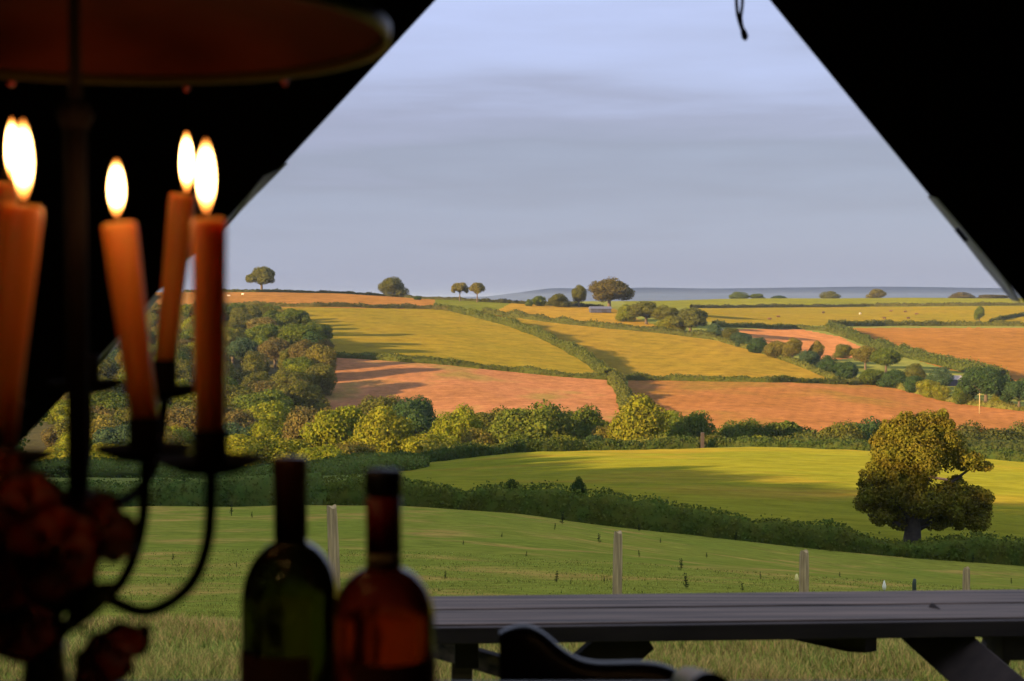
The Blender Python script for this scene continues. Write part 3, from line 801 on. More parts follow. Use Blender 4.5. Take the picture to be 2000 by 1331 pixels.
ol += [ok(1760, 1025, .3, 24, rz=14), ok(1830, 1025, .3, 26, rz=14), ok(1712, 918, -.3, 24), ok(1740, 925, -.8, 30), ok(1700, 940, .2, 22), ok(1780, 935, -1.0, 26)]
ol = [(a_, b_, c_, d_ * .86, e_ * .86, f_ * .86) for a_, b_, c_, d_, e_, f_ in ol]
for i in range(95):
    j = random.randrange(0, 33); l_ = ol[j]; d = rand_dirs(1)[0]
    q_ = random.uniform(.22, .5); ol.append((l_[0] + d[0] * l_[3] * 1.0, l_[1] + d[1] * l_[4] * 1.0, l_[2] + d[2] * l_[5] * 1.0, l_[3] * q_, l_[4] * q_, l_[5] * q_))
oak = thing('oak_tree', 'big spreading oak growing from the near hedge on the right, with a broken pale branch', 'tree', oakb)
om = crown_mesh('oak_crown', ol, 80000, .15, core=.45, fuzz=.24)
oc = bpy.data.objects.new('crown', om); link(oc, oak); oc.color = (.135, .125, .018, 1)
mb = MB()
mb.tube([(0, 0, -.5), (0, 0, .3), (.05, 0, 1.2), (.0, 0, 2.6), (.1, .1, 4.2), (.3, 0, 6)], [.75, .6, .5, .42, .3, .15], 14)
for e in [(-2.6, .2, 2.9), (-1.6, -1, 3.4), (2.6, 0, 2.6), (3.6, .2, 2.2), (1.5, -1, 3.1), (-1.5, .6, 5.5), (1.8, .4, 5.6), (3.8, .2, 5.1), (-2.9, -.3, 2.2), (.6, 1.5, 6.4)]:
    mb.tube(smooth_path([(0, 0, max(e[2] * .45, .8)), (e[0] * .4, e[1] * .5, e[2] * .62 + .3), e], 5), [.22] + [.2 - .015 * i for i in range(10)], 8)
mb.build('trunk', principled('oak_bark', (.04, .032, .024), .95, noise=(4, .4)), oak, True)
mb = MB(); a = P3(1782, 918, OY) - oakb; c = P3(1803, 925, OY) - oakb; e = P3(1836, 929, OY) - oakb
mb.tube(smooth_path([a + Vector((0, -1.6, 0)), c + Vector((0, -1.9, 0)), e + Vector((0, -1.4, -.1))], 5), [.08] * 11, 8)
o = mb.build('branch', principled('bare_branch_wood', (.45, .24, .14), .8, noise=(5, .3)), oak, True); o['label'] = 'broken pale bare branch across the crown'

# ------------------------------------------------------------------ farm things
def shed(label, px, py, wpx, hpx, Y0, wallc, roofc):
    b = hit(px, py, Y0); w = wpx / F * b.y; h = hpx / F * b.y
    t = thing('farm_shed', label, 'shed', b, None, .15)
    m = MB(); m.box((0, 0, h * .3), (w, w * .5, h * .62)); m.build('wall', principled('shed_wall', wallc, .8, noise=(1, .2)), t)
    m = MB(); hw, d, z0, z1 = w * .54, w * .29, h * .6, h
    m.add([(-hw, -d, z0), (hw, -d, z0), (hw, d, z0), (-hw, d, z0), (-hw, 0, z1), (hw, 0, z1)], [(0, 1, 5, 4), (2, 3, 4, 5), (0, 4, 3), (1, 2, 5), (0, 3, 2, 1)])
    m.build('roof', principled('shed_roof', roofc, .6, noise=(1, .2)), t)
    m = MB(); m.box((w * .15, -w * .25 - .03, h * .22), (w * .25, .06, h * .42)); m.build('door', principled('shed_door', (.03, .03, .04), .7), t)
    return t
shed('long bluish farm shed under the biggest skyline tree', 1172, 611, 40, 12, 600, (.05, .055, .09), (.10, .11, .15))
shed('small pale roofed shed among the bushes of the side valley', 1862, 754, 30, 20, 450, (.05, .05, .08), (.24, .23, .24))
shed('small grey shed beside the hedge right of the middle tan field', 1403, 652, 18, 9, 450, (.3, .25, .22), (.3, .27, .25))

def blob_animal(name, label, cat, px, py, Y0, L, col, group):
    b = hit(px, py, Y0); t = MB()
    r_ = L * .2; z = L * .42
    t.tube([(-L * .48, 0, z + r_ * .3), (-L * .4, 0, z), (-L * .1, 0, z - r_ * .1), (L * .25, 0, z), (L * .36, 0, z + r_ * .35), (L * .46, 0, z + r_ * .3), (L * .56, 0, z - r_ * .1), (L * .62, 0, z - r_ * .5)],
           [r_ * .3, r_ * .95, r_ * 1.1, r_ * 1.02, r_ * .6, r_ * .42, r_ * .42, r_ * .25], 10)
    for x in (-.36, .26):
        for y in (-.1, .1):
            t.tube([(L * x, L * y, z), (L * (x + .015), L * y, z * .5), (L * x, L * y, 0)], [r_ * .36, r_ * .2, r_ * .18], 6)
    for y in (-1, 1): t.tube([(L * .47, y * r_ * .3, z + r_ * .5), (L * .46, y * r_ * .8, z + r_ * .6)], [r_ * .12, r_ * .05], 5)
    t.tube([(-L * .48, 0, z + r_ * .4), (-L * .53, 0, z - r_ * .9)], [r_ * .1, r_ * .08], 5)
    o = t.build(name, col, None, True, loc=b); o.rotation_euler.z = random.uniform(-.6, .6) + random.choice([0, math.pi])
    return tag(o, label, cat, group)
COW = principled('cow_hide', (.10, .05, .025), .8); FLEECE = principled('fleece', (.75, .68, .55), .9)
for px, py, lb in [(1503, 626, 'brown cow at the left end of the herd'), (1520, 621, 'brown cow next to the leftmost of the herd'), (1608, 613, 'brown cow alone in the middle of the yellow pasture'),
                   (1740, 610, 'brown cow under the tawny ridge tree'), (1768, 611, 'brown cow furthest right in the top line of the herd'), (1727, 624, 'brown cow at the lower left of the right hand group'),
                   (1774, 624, 'brown cow at the bottom right of the herd'), (1790, 616, 'rightmost brown cow of the herd')]:
    blob_animal('cow', lb + ', grazing the yellow pasture', 'cow', px, py, 800, 2.9, COW, 'cows in the yellow pasture')
for px, py, lb in [(447, 580, 'white sheep nearest the rightmost candle on the top stubble strip'), (474, 577, 'white sheep on the top stubble strip below the first oak')]:
    blob_animal('sheep', lb, 'sheep', px, py, 500, 1.9, FLEECE, 'sheep on the left hill')
blob_animal('sheep', 'pale cream cow calf grazing in the middle of the yellow pasture', 'calf', 1680, 615, 800, 2.6, FLEECE, None).name = 'calf'

# telegraph pole by the stubble field
b = hit(1913, 808, 400); m = MB(); t = thing('telegraph_pole', 'slim pale telegraph pole at the right end of the stubble field', 'pole', b)
hp = (808 - 768) / F * b.y
m.tube([(0, 0, -.3), (0, 0, hp)], [.19, .14], 10); m.build('pole', POSTW, t, True)
m = MB(); m.box((0, 0, hp * .92), (1.2, .12, .12)); m.build('crossarm', POSTW, t)
DARKW = principled('dark_post', (.04, .03, .025), .9)
# gate post in the hedge gap
b = at(1373, 210); m = MB(); m.box((0, 0, 1.1), (.5, .5, 2.4)); tag(m.build('gate_post', DARKW, loc=b, bevel=.03), 'dark wooden post in the gap of the meadow hedge', 'post')

# ------------------------------------------------------------------ near pasture: posts, thistles, grass
for px, top, Y_, w_, lean, lb in [(655, 990, 13.5, .105, -.03, 'weathered split fence post seen between the two bottles'), (1205, 1040, 15.5, .10, .01, 'weathered round fence post above the middle of the picnic table'),
                            (1573, 1077, 18.0, .115, .0, 'cracked brown fence post second from the right'), (1892, 1110, 21, .10, 0, 'short pale fence post at the right end of the fence')]:
    b = at(px, Y_); zt = P3(px, top, Y_).z; h_ = zt - b.z
    m = MB(); V = []; nn = 12
    for k, (zz, rr) in enumerate([(-.3, 1.0), (0, 1.02), (h_ * .4, .97), (h_ * .7, 1.0), (h_ * .93, .95), (h_, .86)]):
        for i in range(nn):
            a = 6.283 * i / nn; wob = 1 + .12 * math.sin(a * 3 + 1) + .05 * math.sin(a * 5 + zz * 3)
            V.append((math.cos(a) * w_ / 2 * rr * wob + lean * zz * 1.2, math.sin(a) * w_ / 2 * rr * wob, zz + (.02 * math.sin(a * 2) if k == 5 else 0)))
    Fs = [(k * nn + i, k * nn + (i + 1) % nn, (k + 1) * nn + (i + 1) % nn, (k + 1) * nn + i) for k in range(5) for i in range(nn)]
    Fs += [tuple(reversed(range(nn))), tuple(5 * nn + i for i in range(nn))]
    m.add(V, Fs)
    tag(m.build('fence_post', POSTW, loc=b), lb, 'fence post', 'fence posts beyond the picnic table')
b = at(1559, 17.9); zt = P3(1559, 1128, 17.9).z
m = MB(); m.lathe([(.0, 0), (.022, .005), (.03, .03), (.02, .06), (.012, .09), (0, .095)], 14); tag(m.build('insulator', principled('yellow_plastic', (.75, .65, .2), .5), loc=(b.x, b.y, zt - .05), smooth=True), 'small yellow insulator beside the cracked fence post', 'insulator')
b = at(1731, 19); m = MB(); m.tube([(0, 0, -.1), (0, 0, P3(1731, 1150, 19).z - b.z)], .008, 8); t = thing('electric_fence_stake', 'thin stake with a white tip right of the cracked fence post', 'stake', b)
m.build('stake', principled('stake_plastic', (.2, .22, .12), .5), t)
m = MB(); zz = P3(1731, 1146, 19).z - b.z; m.lathe([(0, -.05), (.02, -.04), (.028, 0), (.012, .06), (0, .09)], 12, (0, 0, zz)); m.build('tip', principled('white_plastic', (.8, .8, .6), .5), t, True)
b = at(1790, 20); m = MB(); h_ = P3(1790, 1131, 20).z - b.z; m.tube([(0, 0, -.1), (0, 0, h_ * .9), (.005, 0, h_)], [.03, .03, .02], 8)
tag(m.build('fence_stake', principled('dark_stake', (.03, .045, .02), .7), loc=b, smooth=True), 'short thin dark stake between the last two fence posts', 'stake')

def thistle_mesh(seed):
    r_ = random.Random(seed); m = MB()
    for s_ in range(3):
        a = r_.uniform(0, 6.28); e = (.12 * math.cos(a), .12 * math.sin(a), r_.uniform(.7, 1))
        m.tube([(0, 0, 0), (e[0] * .4, e[1] * .4, .4), e], [.02, .015, .01], 6)
        for k in range(12):
            z = r_.uniform(.05, .95) * e[2]; b_ = r_.uniform(0, 6.28); L = .32 * (1.15 - z); w = .05
            p = Vector((e[0] * z, e[1] * z, z)); d = Vector((math.cos(b_), math.sin(b_), .25)); sd_ = Vector((-d.y, d.x, 0)) * w
            m.add([p, p + d * L * .5 + sd_ + Vector((0, 0, .04)), p + d * L, p + d * L * .5 - sd_ + Vector((0, 0, .04))], [(0, 1, 2, 3)])
        m.lathe([(0, 0), (.04, .01), (.05, .04), (.03, .08), (0, .09)], 8, e)
    me = bpy.data.meshes.new('thistle'); me.from_pydata(m.v, [], m.f); me.materials.append(LEAF); return me
THM = [thistle_mesh(i) for i in range(3)]
for i, (px, py, hp) in enumerate([(1021, 1001, 14), (1098, 1024, 17), (1084, 1036, 10), (1170, 1061, 14), (1248, 1038, 12), (1248, 1089, 10), (1330, 1115, 18), (1087, 1138, 16), (1115, 1143, 9), (870, 1132, 12), (1340, 1150, 22), (1485, 1132, 11),
                                   (1900, 1100, 14), (1437, 1056, 14), (452, 1008, 16), (492, 1012, 9), (640, 1003, 12), (462, 1110, 8), (338, 1095, 10), (1028, 1088, 8), (1180, 1140, 10), (1640, 1128, 8), (1450, 1155, 12), (1975, 1142, 9), (905, 1065, 7), (980, 1050, 7), (1290, 1062, 8), (1380, 1090, 8)]):
    b = hit(px, py); o = bpy.data.objects.new('thistle', THM[i % 3]); link(o); o.location = b
    s_ = hp * 1.35 / F * b.y; o.scale = (s_ * .9, s_ * .9, s_); o.rotation_euler.z = i; o.color = (.035, .05, .02, 1)
    tag(o, 'dark thistle standing in the grass of the near pasture', 'thistle', 'thistles dotted over the near pasture')

# standing grass
def blades(n, y0, y1, name, hmean, pal):
    Y = y0 * (y1 / y0) ** rng.uniform(0, 1, n); X = Y * rng.uniform(-.40, .40, n)
    clump = np.sin(X * 2.1 + 3 * np.sin(Y * .9)) * np.sin(Y * 1.7 + 2 * np.sin(X * .7)) + .6 * np.sin(X * 5.3) * np.sin(Y * 4.1)
    h = hmean * (1 + .45 * clump) * rng.uniform(.4, 1.3, n); h = np.maximum(h, .02)
    Z = ground(X, Y)
    a = rng.uniform(0, 6.283, n); w = rng.uniform(.0022, .0045, n) * np.maximum(Y / 9, 1)
    lean = rng.uniform(.1, .7, n) * h; b_ = rng.uniform(0, 6.283, n)
    P0 = np.stack([X, Y, Z - .01], 1); sd_ = np.stack([np.cos(a), np.sin(a), 0 * a], 1) * w[:, None]
    mid = P0 + np.stack([np.cos(b_) * lean * .3, np.sin(b_) * lean * .3, h * .6], 1)
    tip = P0 + np.stack([np.cos(b_) * lean, np.sin(b_) * lean, h], 1)
    V = np.stack([P0 - sd_, P0 + sd_, mid + sd_ * .8, mid - sd_ * .8, tip], 1).reshape(-1, 3)
    i0 = np.arange(n) * 5
    Q = np.stack([i0, i0 + 1, i0 + 2, i0 + 3], 1); Tt = np.stack([i0 + 3, i0 + 2, i0 + 4], 1)
    me = fast_mesh(name, V, [Q, Tt]); me.materials.append(GRASS)
    o = bpy.data.objects.new(name, me); link(o); o.color = (*pal, 1); return tag(o, 'long ' + name.replace('_', ' ') + ' growing in the near pasture', 'grass', kind='stuff')
blades(170000, 5.0, 17, 'green_grass', .06, (.33, .36, .07))
blades(80000, 5.0, 10, 'dry_grass', .065, (.55, .40, .12))
blades(60000, 15, 45, 'pasture_grass', .04, (.27, .29, .05))

# ------------------------------------------------------------------ picnic table outside
TG = (0, 4.2)
tg = -1.66
pt = thing('picnic_table', 'weathered grey wooden picnic table standing on the grass outside the tent', 'table', (.7, 4.3, tg))
def rel(v, o): return Vector(v) - Vector(o.location)
h_t = -.93                                   # height of the table top below the eye
FL = P3(762, 1231, 4.03); FR = P3(2000, 1214, 4.15)
# four planks lying along the table, the right end a little further away
dirx = (Vector((FR.x, FR.y, 0)) - Vector((FL.x, FL.y, 0))).normalized(); dirx = Vector((math.cos(.055), math.sin(.055), 0)); diry = Vector((-dirx.y, dirx.x, 0))
o0 = Vector((FL.x, FL.y, h_t))
Lt = 2.15; Wt = .41; npk = 4; pw = Wt / npk
Mr = Matrix((dirx, diry, Vector((0, 0, 1)))).transposed()
def tp(x, y, z): return o0 + dirx * x + diry * y + Vector((0, 0, z)) - Vector(pt.location)
for i in range(npk):
    m = MB(); m.box(tp(Lt / 2 + random.uniform(-.01, .01), pw * (i + .5), -.0225 + random.uniform(-.002, .002)), (Lt, pw - .006, .045), Mr)
    m.build('plank', WOOD, pt, bevel=.004)
m = MB()
SHADE_WOOD = principled('shade_toned_table_wood', (.035, .024, .02), .9, noise=(10, .4, (.3, 2, 2)))  # table wood darkened: shade on the tent-facing parts is put into the colour
m.box(tp(Lt / 2, -.0135, -.0265), (Lt - .004, .024, .047), Mr); m.build('shade_strip', SHADE_WOOD, pt, bevel=.003)  # dark strip over the plank edges, standing for shade on the front face
def pb(px, py, Y): return P3(px, py, Y) - Vector(pt.location)
# cleats under the top, chamfered at the ends
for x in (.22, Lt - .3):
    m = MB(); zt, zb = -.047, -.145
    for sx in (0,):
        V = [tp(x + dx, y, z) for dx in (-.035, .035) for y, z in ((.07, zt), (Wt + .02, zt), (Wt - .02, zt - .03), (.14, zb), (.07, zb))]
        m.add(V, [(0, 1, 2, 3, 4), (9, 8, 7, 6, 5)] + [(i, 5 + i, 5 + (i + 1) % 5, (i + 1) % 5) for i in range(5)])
    m.build('cleat', SHADE_WOOD, pt, bevel=.003)
def leg(p, q, w=.10, t=.05):
    m = MB(); m.bar(p, q, t, w, up=(0, 1, .3)); return m.build('leg', SHADE_WOOD, pt, bevel=.004)
def legpx(a, b_, w, t, name='leg', mat=None, ground_=True, up=(0, 1, 0)):
    A, B = Vector(a), Vector(b_)
    if ground_: B = A + (B - A) * ((A.z - tg - .01) / (A.z - B.z))
    mm = MB(); mm.bar(A - Vector(pt.location), B - Vector(pt.location), t, w, up=up); return mm.build(name, mat or SHADE_WOOD, pt, bevel=.004)
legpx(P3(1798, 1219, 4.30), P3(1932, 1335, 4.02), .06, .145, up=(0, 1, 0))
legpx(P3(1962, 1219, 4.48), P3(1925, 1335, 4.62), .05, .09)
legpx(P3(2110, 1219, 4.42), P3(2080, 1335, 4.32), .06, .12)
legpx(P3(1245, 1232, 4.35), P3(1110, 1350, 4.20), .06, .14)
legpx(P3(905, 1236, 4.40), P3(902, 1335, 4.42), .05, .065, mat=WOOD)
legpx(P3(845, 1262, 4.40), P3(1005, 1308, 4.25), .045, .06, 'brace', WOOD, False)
m = MB(); V = [P3(*p) - Vector(pt.location) for p in ((1490, 1232, 4.50), (1690, 1230, 4.10), (1690, 1276, 4.10), (1655, 1274, 4.14), (1515, 1243, 4.48))]
V2 = [p + Vector((.04, .02, 0)) for p in V]; m.add(V + V2, [(0, 1, 2, 3, 4), (9, 8, 7, 6, 5)] + [(i, 5 + i, 5 + (i + 1) % 5, (i + 1) % 5) for i in range(5)]); m.build('bracket', SHADE_WOOD, pt, bevel=.003)

# ------------------------------------------------------------------ the tent
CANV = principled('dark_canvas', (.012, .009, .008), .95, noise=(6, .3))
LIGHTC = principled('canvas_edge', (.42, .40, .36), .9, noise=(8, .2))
tent = thing('tent', 'dark canvas tent with its doorway held open in a triangle', 'tent', (0, 2.6, -1.2))
TO = Vector(tent.location)
YD_ = 2.6
def sheet(name, pts, th=.006, mat=None, parent=tent, lab_=None, thdir=(0, 1, 0)):
    m = MB(); n_ = len(pts); d = Vector(thdir) * th
    A = [Vector(p) - TO for p in pts]; m.add(A + [p + d for p in A], [tuple(range(n_)), tuple(reversed(range(n_, 2 * n_)))] + [(i, (i + 1) % n_, n_ + (i + 1) % n_, n_ + i) for i in range(n_)])
    o = m.build(name, mat or CANV, parent)
    if lab_: o['label'] = lab_
    return o
def edge(pxs): return [P3(px, py, YD_) for px, py in pxs]
LE = edge([(915, -70), (850, 0), (700, 162), (545, 330), (514, 343), (480, 386), (436, 434), (300, 577), (158, 736), (-30, 936)])
RE = edge([(1448, -70), (1505, 0), (1665, 196), (1818, 383), (1833, 387), (1882, 446), (1941, 517), (2010, 600)])
zf = -1.2
def ext(a, b, z): t = (z - b.z) / (b.z - a.z); return b + (b - a) * t
LE.append(ext(LE[-2], LE[-1], zf)); RE.append(ext(RE[-2], RE[-1], zf))
apexz = 2.0
ap = Vector(((LE[0].x + RE[0].x) / 2, YD_, 1.0))
W_, zr = 2.9, 2.2
def topx(a, b, z): t = (z - a.z) / (b.z - a.z); return a + (b - a) * t
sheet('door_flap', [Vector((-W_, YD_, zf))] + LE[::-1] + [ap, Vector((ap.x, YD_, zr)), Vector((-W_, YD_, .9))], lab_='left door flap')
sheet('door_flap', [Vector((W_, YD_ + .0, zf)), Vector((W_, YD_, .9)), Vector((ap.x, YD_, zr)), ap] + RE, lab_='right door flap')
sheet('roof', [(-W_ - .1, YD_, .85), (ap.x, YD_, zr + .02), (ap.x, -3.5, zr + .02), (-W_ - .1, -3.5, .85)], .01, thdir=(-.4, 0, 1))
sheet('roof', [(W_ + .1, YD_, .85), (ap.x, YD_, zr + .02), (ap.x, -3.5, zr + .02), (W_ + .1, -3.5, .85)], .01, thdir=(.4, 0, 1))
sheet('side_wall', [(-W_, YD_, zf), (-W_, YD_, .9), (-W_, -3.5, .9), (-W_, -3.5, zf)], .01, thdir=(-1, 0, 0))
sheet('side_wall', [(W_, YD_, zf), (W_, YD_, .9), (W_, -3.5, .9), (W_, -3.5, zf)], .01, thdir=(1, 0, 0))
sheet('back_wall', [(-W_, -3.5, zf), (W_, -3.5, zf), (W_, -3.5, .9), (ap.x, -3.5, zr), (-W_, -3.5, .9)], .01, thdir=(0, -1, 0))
sheet('groundsheet', [(-W_, YD_ - .02, zf - .01), (W_, YD_ - .02, zf - .01), (W_, -3.5, zf - .01), (-W_, -3.5, zf - .01)], .02, thdir=(0, 0, -1), mat=principled('groundsheet', (.03, .028, .025), .9))
# folded back canvas edges outside, catching the daylight
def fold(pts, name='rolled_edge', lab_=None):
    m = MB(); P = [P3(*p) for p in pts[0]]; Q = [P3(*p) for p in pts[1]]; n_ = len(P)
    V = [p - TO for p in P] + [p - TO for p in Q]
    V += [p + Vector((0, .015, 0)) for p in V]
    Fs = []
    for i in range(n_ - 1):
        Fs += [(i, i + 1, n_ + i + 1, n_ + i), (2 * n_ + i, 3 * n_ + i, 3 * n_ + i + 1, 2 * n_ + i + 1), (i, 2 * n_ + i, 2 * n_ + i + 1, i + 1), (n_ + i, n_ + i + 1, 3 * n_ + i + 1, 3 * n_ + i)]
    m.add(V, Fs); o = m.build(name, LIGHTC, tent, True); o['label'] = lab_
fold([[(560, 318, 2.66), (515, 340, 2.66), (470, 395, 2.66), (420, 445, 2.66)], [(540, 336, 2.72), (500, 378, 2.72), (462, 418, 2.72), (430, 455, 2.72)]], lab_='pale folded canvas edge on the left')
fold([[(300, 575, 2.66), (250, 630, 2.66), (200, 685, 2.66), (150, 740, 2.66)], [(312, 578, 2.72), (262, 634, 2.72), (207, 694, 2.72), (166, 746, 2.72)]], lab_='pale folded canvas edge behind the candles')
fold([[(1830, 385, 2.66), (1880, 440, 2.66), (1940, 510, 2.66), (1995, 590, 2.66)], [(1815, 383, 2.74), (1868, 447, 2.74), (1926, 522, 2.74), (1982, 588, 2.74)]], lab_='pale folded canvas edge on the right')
m = MB(); m.tube([P3(1868, 447, 2.64) - TO, P3(1888, 471, 2.64) - TO], .005, 8); m.build('toggle', principled('toggle', (.02, .02, .03), .6), tent, True)
# tie cord hanging from the apex
t = thing('tie_cord', 'dark tent tie cord with a knot hanging at the top of the doorway', 'cord', P3(1448, -70, 2.55))
TC = Vector(t.location); CORDM = principled('cord', (.02, .018, .025), .8)
m = MB(); m.tube(smooth_path([P3(1437, -90, 2.55) - TC, P3(1438, -10, 2.55) - TC, P3(1441, 30, 2.55) - TC, P3(1450, 60, 2.55) - TC], 6), .0032, 8)
m.tube(smooth_path([P3(1447, -90, 2.55) - TC, P3(1450, 0, 2.55) - TC, P3(1447, 35, 2.55) - TC, P3(1452, 62, 2.55) - TC], 6), .003, 8); m.build('cord', CORDM, t, True)
m = MB(); m.tube([P3(1450, 55, 2.55) - TC, P3(1452, 62, 2.55) - TC, P3(1455, 72, 2.55) - TC, P3(1456, 79, 2.55) - TC], [.003, .0055, .0065, .003], 10); m.build('knot', CORDM, t, True)

# ------------------------------------------------------------------ dining table inside (just under the frame)
dt = thing('dining_table', 'dark wooden dining table inside the tent carrying the bottles', 'table', (-.3, .95, -1.2))
m = MB(); m.box((0, 0, .755), (1.5, 1.27, .035)); m.build('table_top', principled('dark_table_wood', (.05, .03, .02), .5, noise=(6, .3, (1, 8, 1))), dt, bevel=.004)
for x in (-.68, .68):
    for y in (-.55, .55):
        m = MB(); m.box((x, y, .37), (.06, .06, .73)); m.build('leg', CANV, dt, bevel=.004)
TZ = -1.2 + .7725

# ------------------------------------------------------------------ chair in front of the picnic table
CH = principled('chair_leather', (.012, .011, .014), .32, noise=(9, .3))
ch = thing('armchair', 'black smooth armchair with a scooped back and rounded arm, in front of the picnic table', 'chair', (.05, 1.75, -1.2))
sil = [(975, 1232), (1005, 1221), (1035, 1220), (1065, 1236), (1095, 1262), (1125, 1281), (1160, 1290), (1205, 1291), (1250, 1290), (1290, 1295), (1325, 1310), (1348, 1332), (1358, 1365)]
def chair_shell():
    m = MB(); rim = [P3(px, py, 1.78 - .10 * (i / 12)) for i, (px, py) in enumerate(sil)]
    rim = smooth_path(rim, 3); C = Vector(ch.location); n_ = len(rim); prof = [(.020, -.5), (.022, -.06), (.021, -.016), (.012, -.003), (0, 0), (-.012, -.003), (-.021, -.016), (-.022, -.06), (-.020, -.5)]
    V = []
    for i, p in enumerate(rim):
        for dy, dz in prof:
            z = p.z + dz if dz > -.2 else min(p.z + dz, -.77)
            V.append(Vector((p.x, p.y + dy, z)) - C)
    k = len(prof); Fs = [(i * k + j, i * k + j + 1, (i + 1) * k + j + 1, (i + 1) * k + j) for i in range(n_ - 1) for j in range(k - 1)]
    Fs += [tuple(range(k)), tuple(reversed(range((n_ - 1) * k, n_ * k)))]
    m.add(V, Fs); return m
chair_shell().build('backrest', CH, ch, True)
m = MB(); m.box((.07, -.22, .44), (.46, .44, .09)); m.build('seat', CH, ch, bevel=.03)
m = MB(); m.tube(smooth_path([P3(1345, 1338, 1.68) - Vector(ch.location), P3(1352, 1345, 1.5) - Vector(ch.location), P3(1390, 1360, 1.34) - Vector(ch.location)], 5), .022, 12); m.build('armrest', CH, ch, True)
for x in (-.13, .27):
    for y in (-.4, -.03):
        m = MB(); m.tube([(x, y, 0), (x, y, .41)], [.014, .02], 10); m.build('leg', CH, ch, True)

# ------------------------------------------------------------------ bottles
def bottle(name, label, px, top, Y, wneck, wbody, neck_b, sh_b, label_top, glass, parts):
    s = Y / F; c = P3(px, top, Y); z = lambda py: P3(px, py, Y).z - TZ
    t = thing(name, label, 'bottle', (c.x, c.y, TZ)); rn, rb = wneck / 2 * s, wbody / 2 * s
    H = z(top); zn = z(neck_b); zs = z(sh_b)
    prof = [(rb * .8, .002), (rb * .97, .008), (rb, .02), (rb, zs - .004)]
    for k in range(1, 13):
        u = k / 12; a = u * math.pi / 2
        # shoulder: round at the bottom, sweeping into the neck
        r_ = rn + (rb - rn) * (math.cos(a) ** 1.05 if u < .95 else math.cos(a)); zz = zs + (zn - zs) * (math.sin(a) ** 1.0 * .72 + .28 * u)
        prof.append((r_, zz))
    prof += [(rn, zn + .01), (rn * .98, H - .014), (rn * 1.04, H - .012), (rn * 1.04, H - .003), (rn * .9, H)]
    m = MB(); m.lathe(prof, 48); m.build('glass', glass, t, True)
    for nm, z0, z1, r0, mt in parts(z, rn, rb, H):
        m = MB()
        if nm == 'label':
            n_ = 30; V = []
            for k in range(n_ + 1):
                a = math.radians(-160 + (140 if px < 700 else 110) * k / n_)
                a = math.radians(-178 + 118 * k / n_) if px < 700 else math.radians(-120 + 118 * k / n_)
                for zz in (z0, z1):
                    V.append(((rb + .0008) * math.cos(a), (rb + .0008) * math.sin(a), zz))
            m.add(V, [(2 * k, 2 * k + 2, 2 * k + 3, 2 * k + 1) for k in range(n_)])
        else:
            m.lathe([(r0, z0), (r0, z1)] if nm != 'capsule' else [(r0, z0), (r0 * 1.0, z1 - .016), (r0 * 1.05, z1 - .013), (r0 * 1.05, z1 - .002), (r0 * .93, z1 + .0012)], 40)
        m.build(nm, mt, t, True)
    return t
GL1 = principled('olive_glass', (.085, .09, .012), .06, noise=None, Transmission_Weight=.85, IOR=1.5)
GL2 = principled('red_wine_glass', (.65, .06, .014), .12, noise=None, Transmission_Weight=.75, IOR=1.35)
CAPB = principled('brown_foil', (.10, .03, .016), .45); CAPR = principled('red_foil', (.28, .006, .012), .4); CAPK = principled('black_foil', (.012, .012, .02), .5)
LAB1 = principled('brown_label', (.38, .16, .08), .8); LAB2 = principled('dark_red_label', (.34, .11, .055), .8); RING = principled('cream_ring', (.55, .50, .30), .7)
bottle('wine_bottle', 'tall olive glass wine bottle with a brown capsule, the left of the two bottles', 567, 897, 1.13, 64, 194, 1058, 1178, 1262, GL1,
       lambda z, rn, rb, H: [('capsule', z(1050), H, rn * 1.03, CAPB), ('label', .03, z(1262), rb, LAB1)])
bottle('wine_bottle', 'rose wine bottle with a red and black capsule, the right of the two bottles', 749, 921, 1.07, 68, 202, 1108, 1212, 1278, GL2,
       lambda z, rn, rb, H: [('capsule', z(968), H, rn * 1.04, CAPK), ('red_band', z(1078), z(968), rn * 1.03, CAPR), ('neck_ring', z(1104), z(1078), rn * 1.035, RING), ('label', .03, z(1276), rb, LAB2)])

# ------------------------------------------------------------------ candelabra
IRON = principled('dark_iron', (.006, .0022, .002), .9, 0, noise=(30, .3), Specular_IOR_Level=.15)
COPPER = principled('copper_dish', (.06, .008, .002), .9, .0, Specular_IOR_Level=.1, noise=(9, .35), bump=.3, bscale=14)
GOLD = principled('brass_rim', (.10, .065, .012), .4, .6)
SX, SY = P3(150, 585, 1.05).x, 1.05
cd = thing('candelabra', 'dark iron hanging candelabra with curved arms and a wide copper canopy dish', 'candelabra', (SX, SY, -.235)); CO = Vector(cd.location)
m = MB(); m.tube([(SX, SY, .55), (SX, SY, .135)], .0045, 12); m.tube([(SX, SY, .135), (SX, SY, -.21), (SX, SY, -.235)], [.0078, .0078, .003], 14)
for z_ in (.135, -.15, -.212): m.lathe([(.0, -.012), (.009, -.009), (.013, 0), (.009, .009), (0, .012)], 18, (SX, SY, z_))
m.v = [tuple(Vector(p) - CO) for p in m.v]; m.build('stem', IRON, cd, True)
m = MB(); m.tube([(SX, SY, .55), (SX, SY, 1.9)], .003, 8); m.v = [tuple(Vector(p) - CO) for p in m.v]; m.build('hanging_rod', IRON, cd, True)
RD = .227; m = MB(); m.lathe([(.004, .245), (.09, .238), (.17, .222), (RD - .004, .2), (RD, .2), (.17, .228), (.09, .245), (.004, .252)], 96, (SX, SY, 0)); m.v = [tuple(Vector(p) - CO) for p in m.v]; m.build('canopy_dish', COPPER, cd, True)
m = MB(); m.lathe([(RD + .001, .192), (RD + .004, .192), (RD + .005, .203), (RD + .001, .204), (RD + .001, .192)], 96, (SX, SY, 0), cap=False); m.v = [tuple(Vector(p) - CO) for p in m.v]; m.build('rim', GOLD, cd, True)
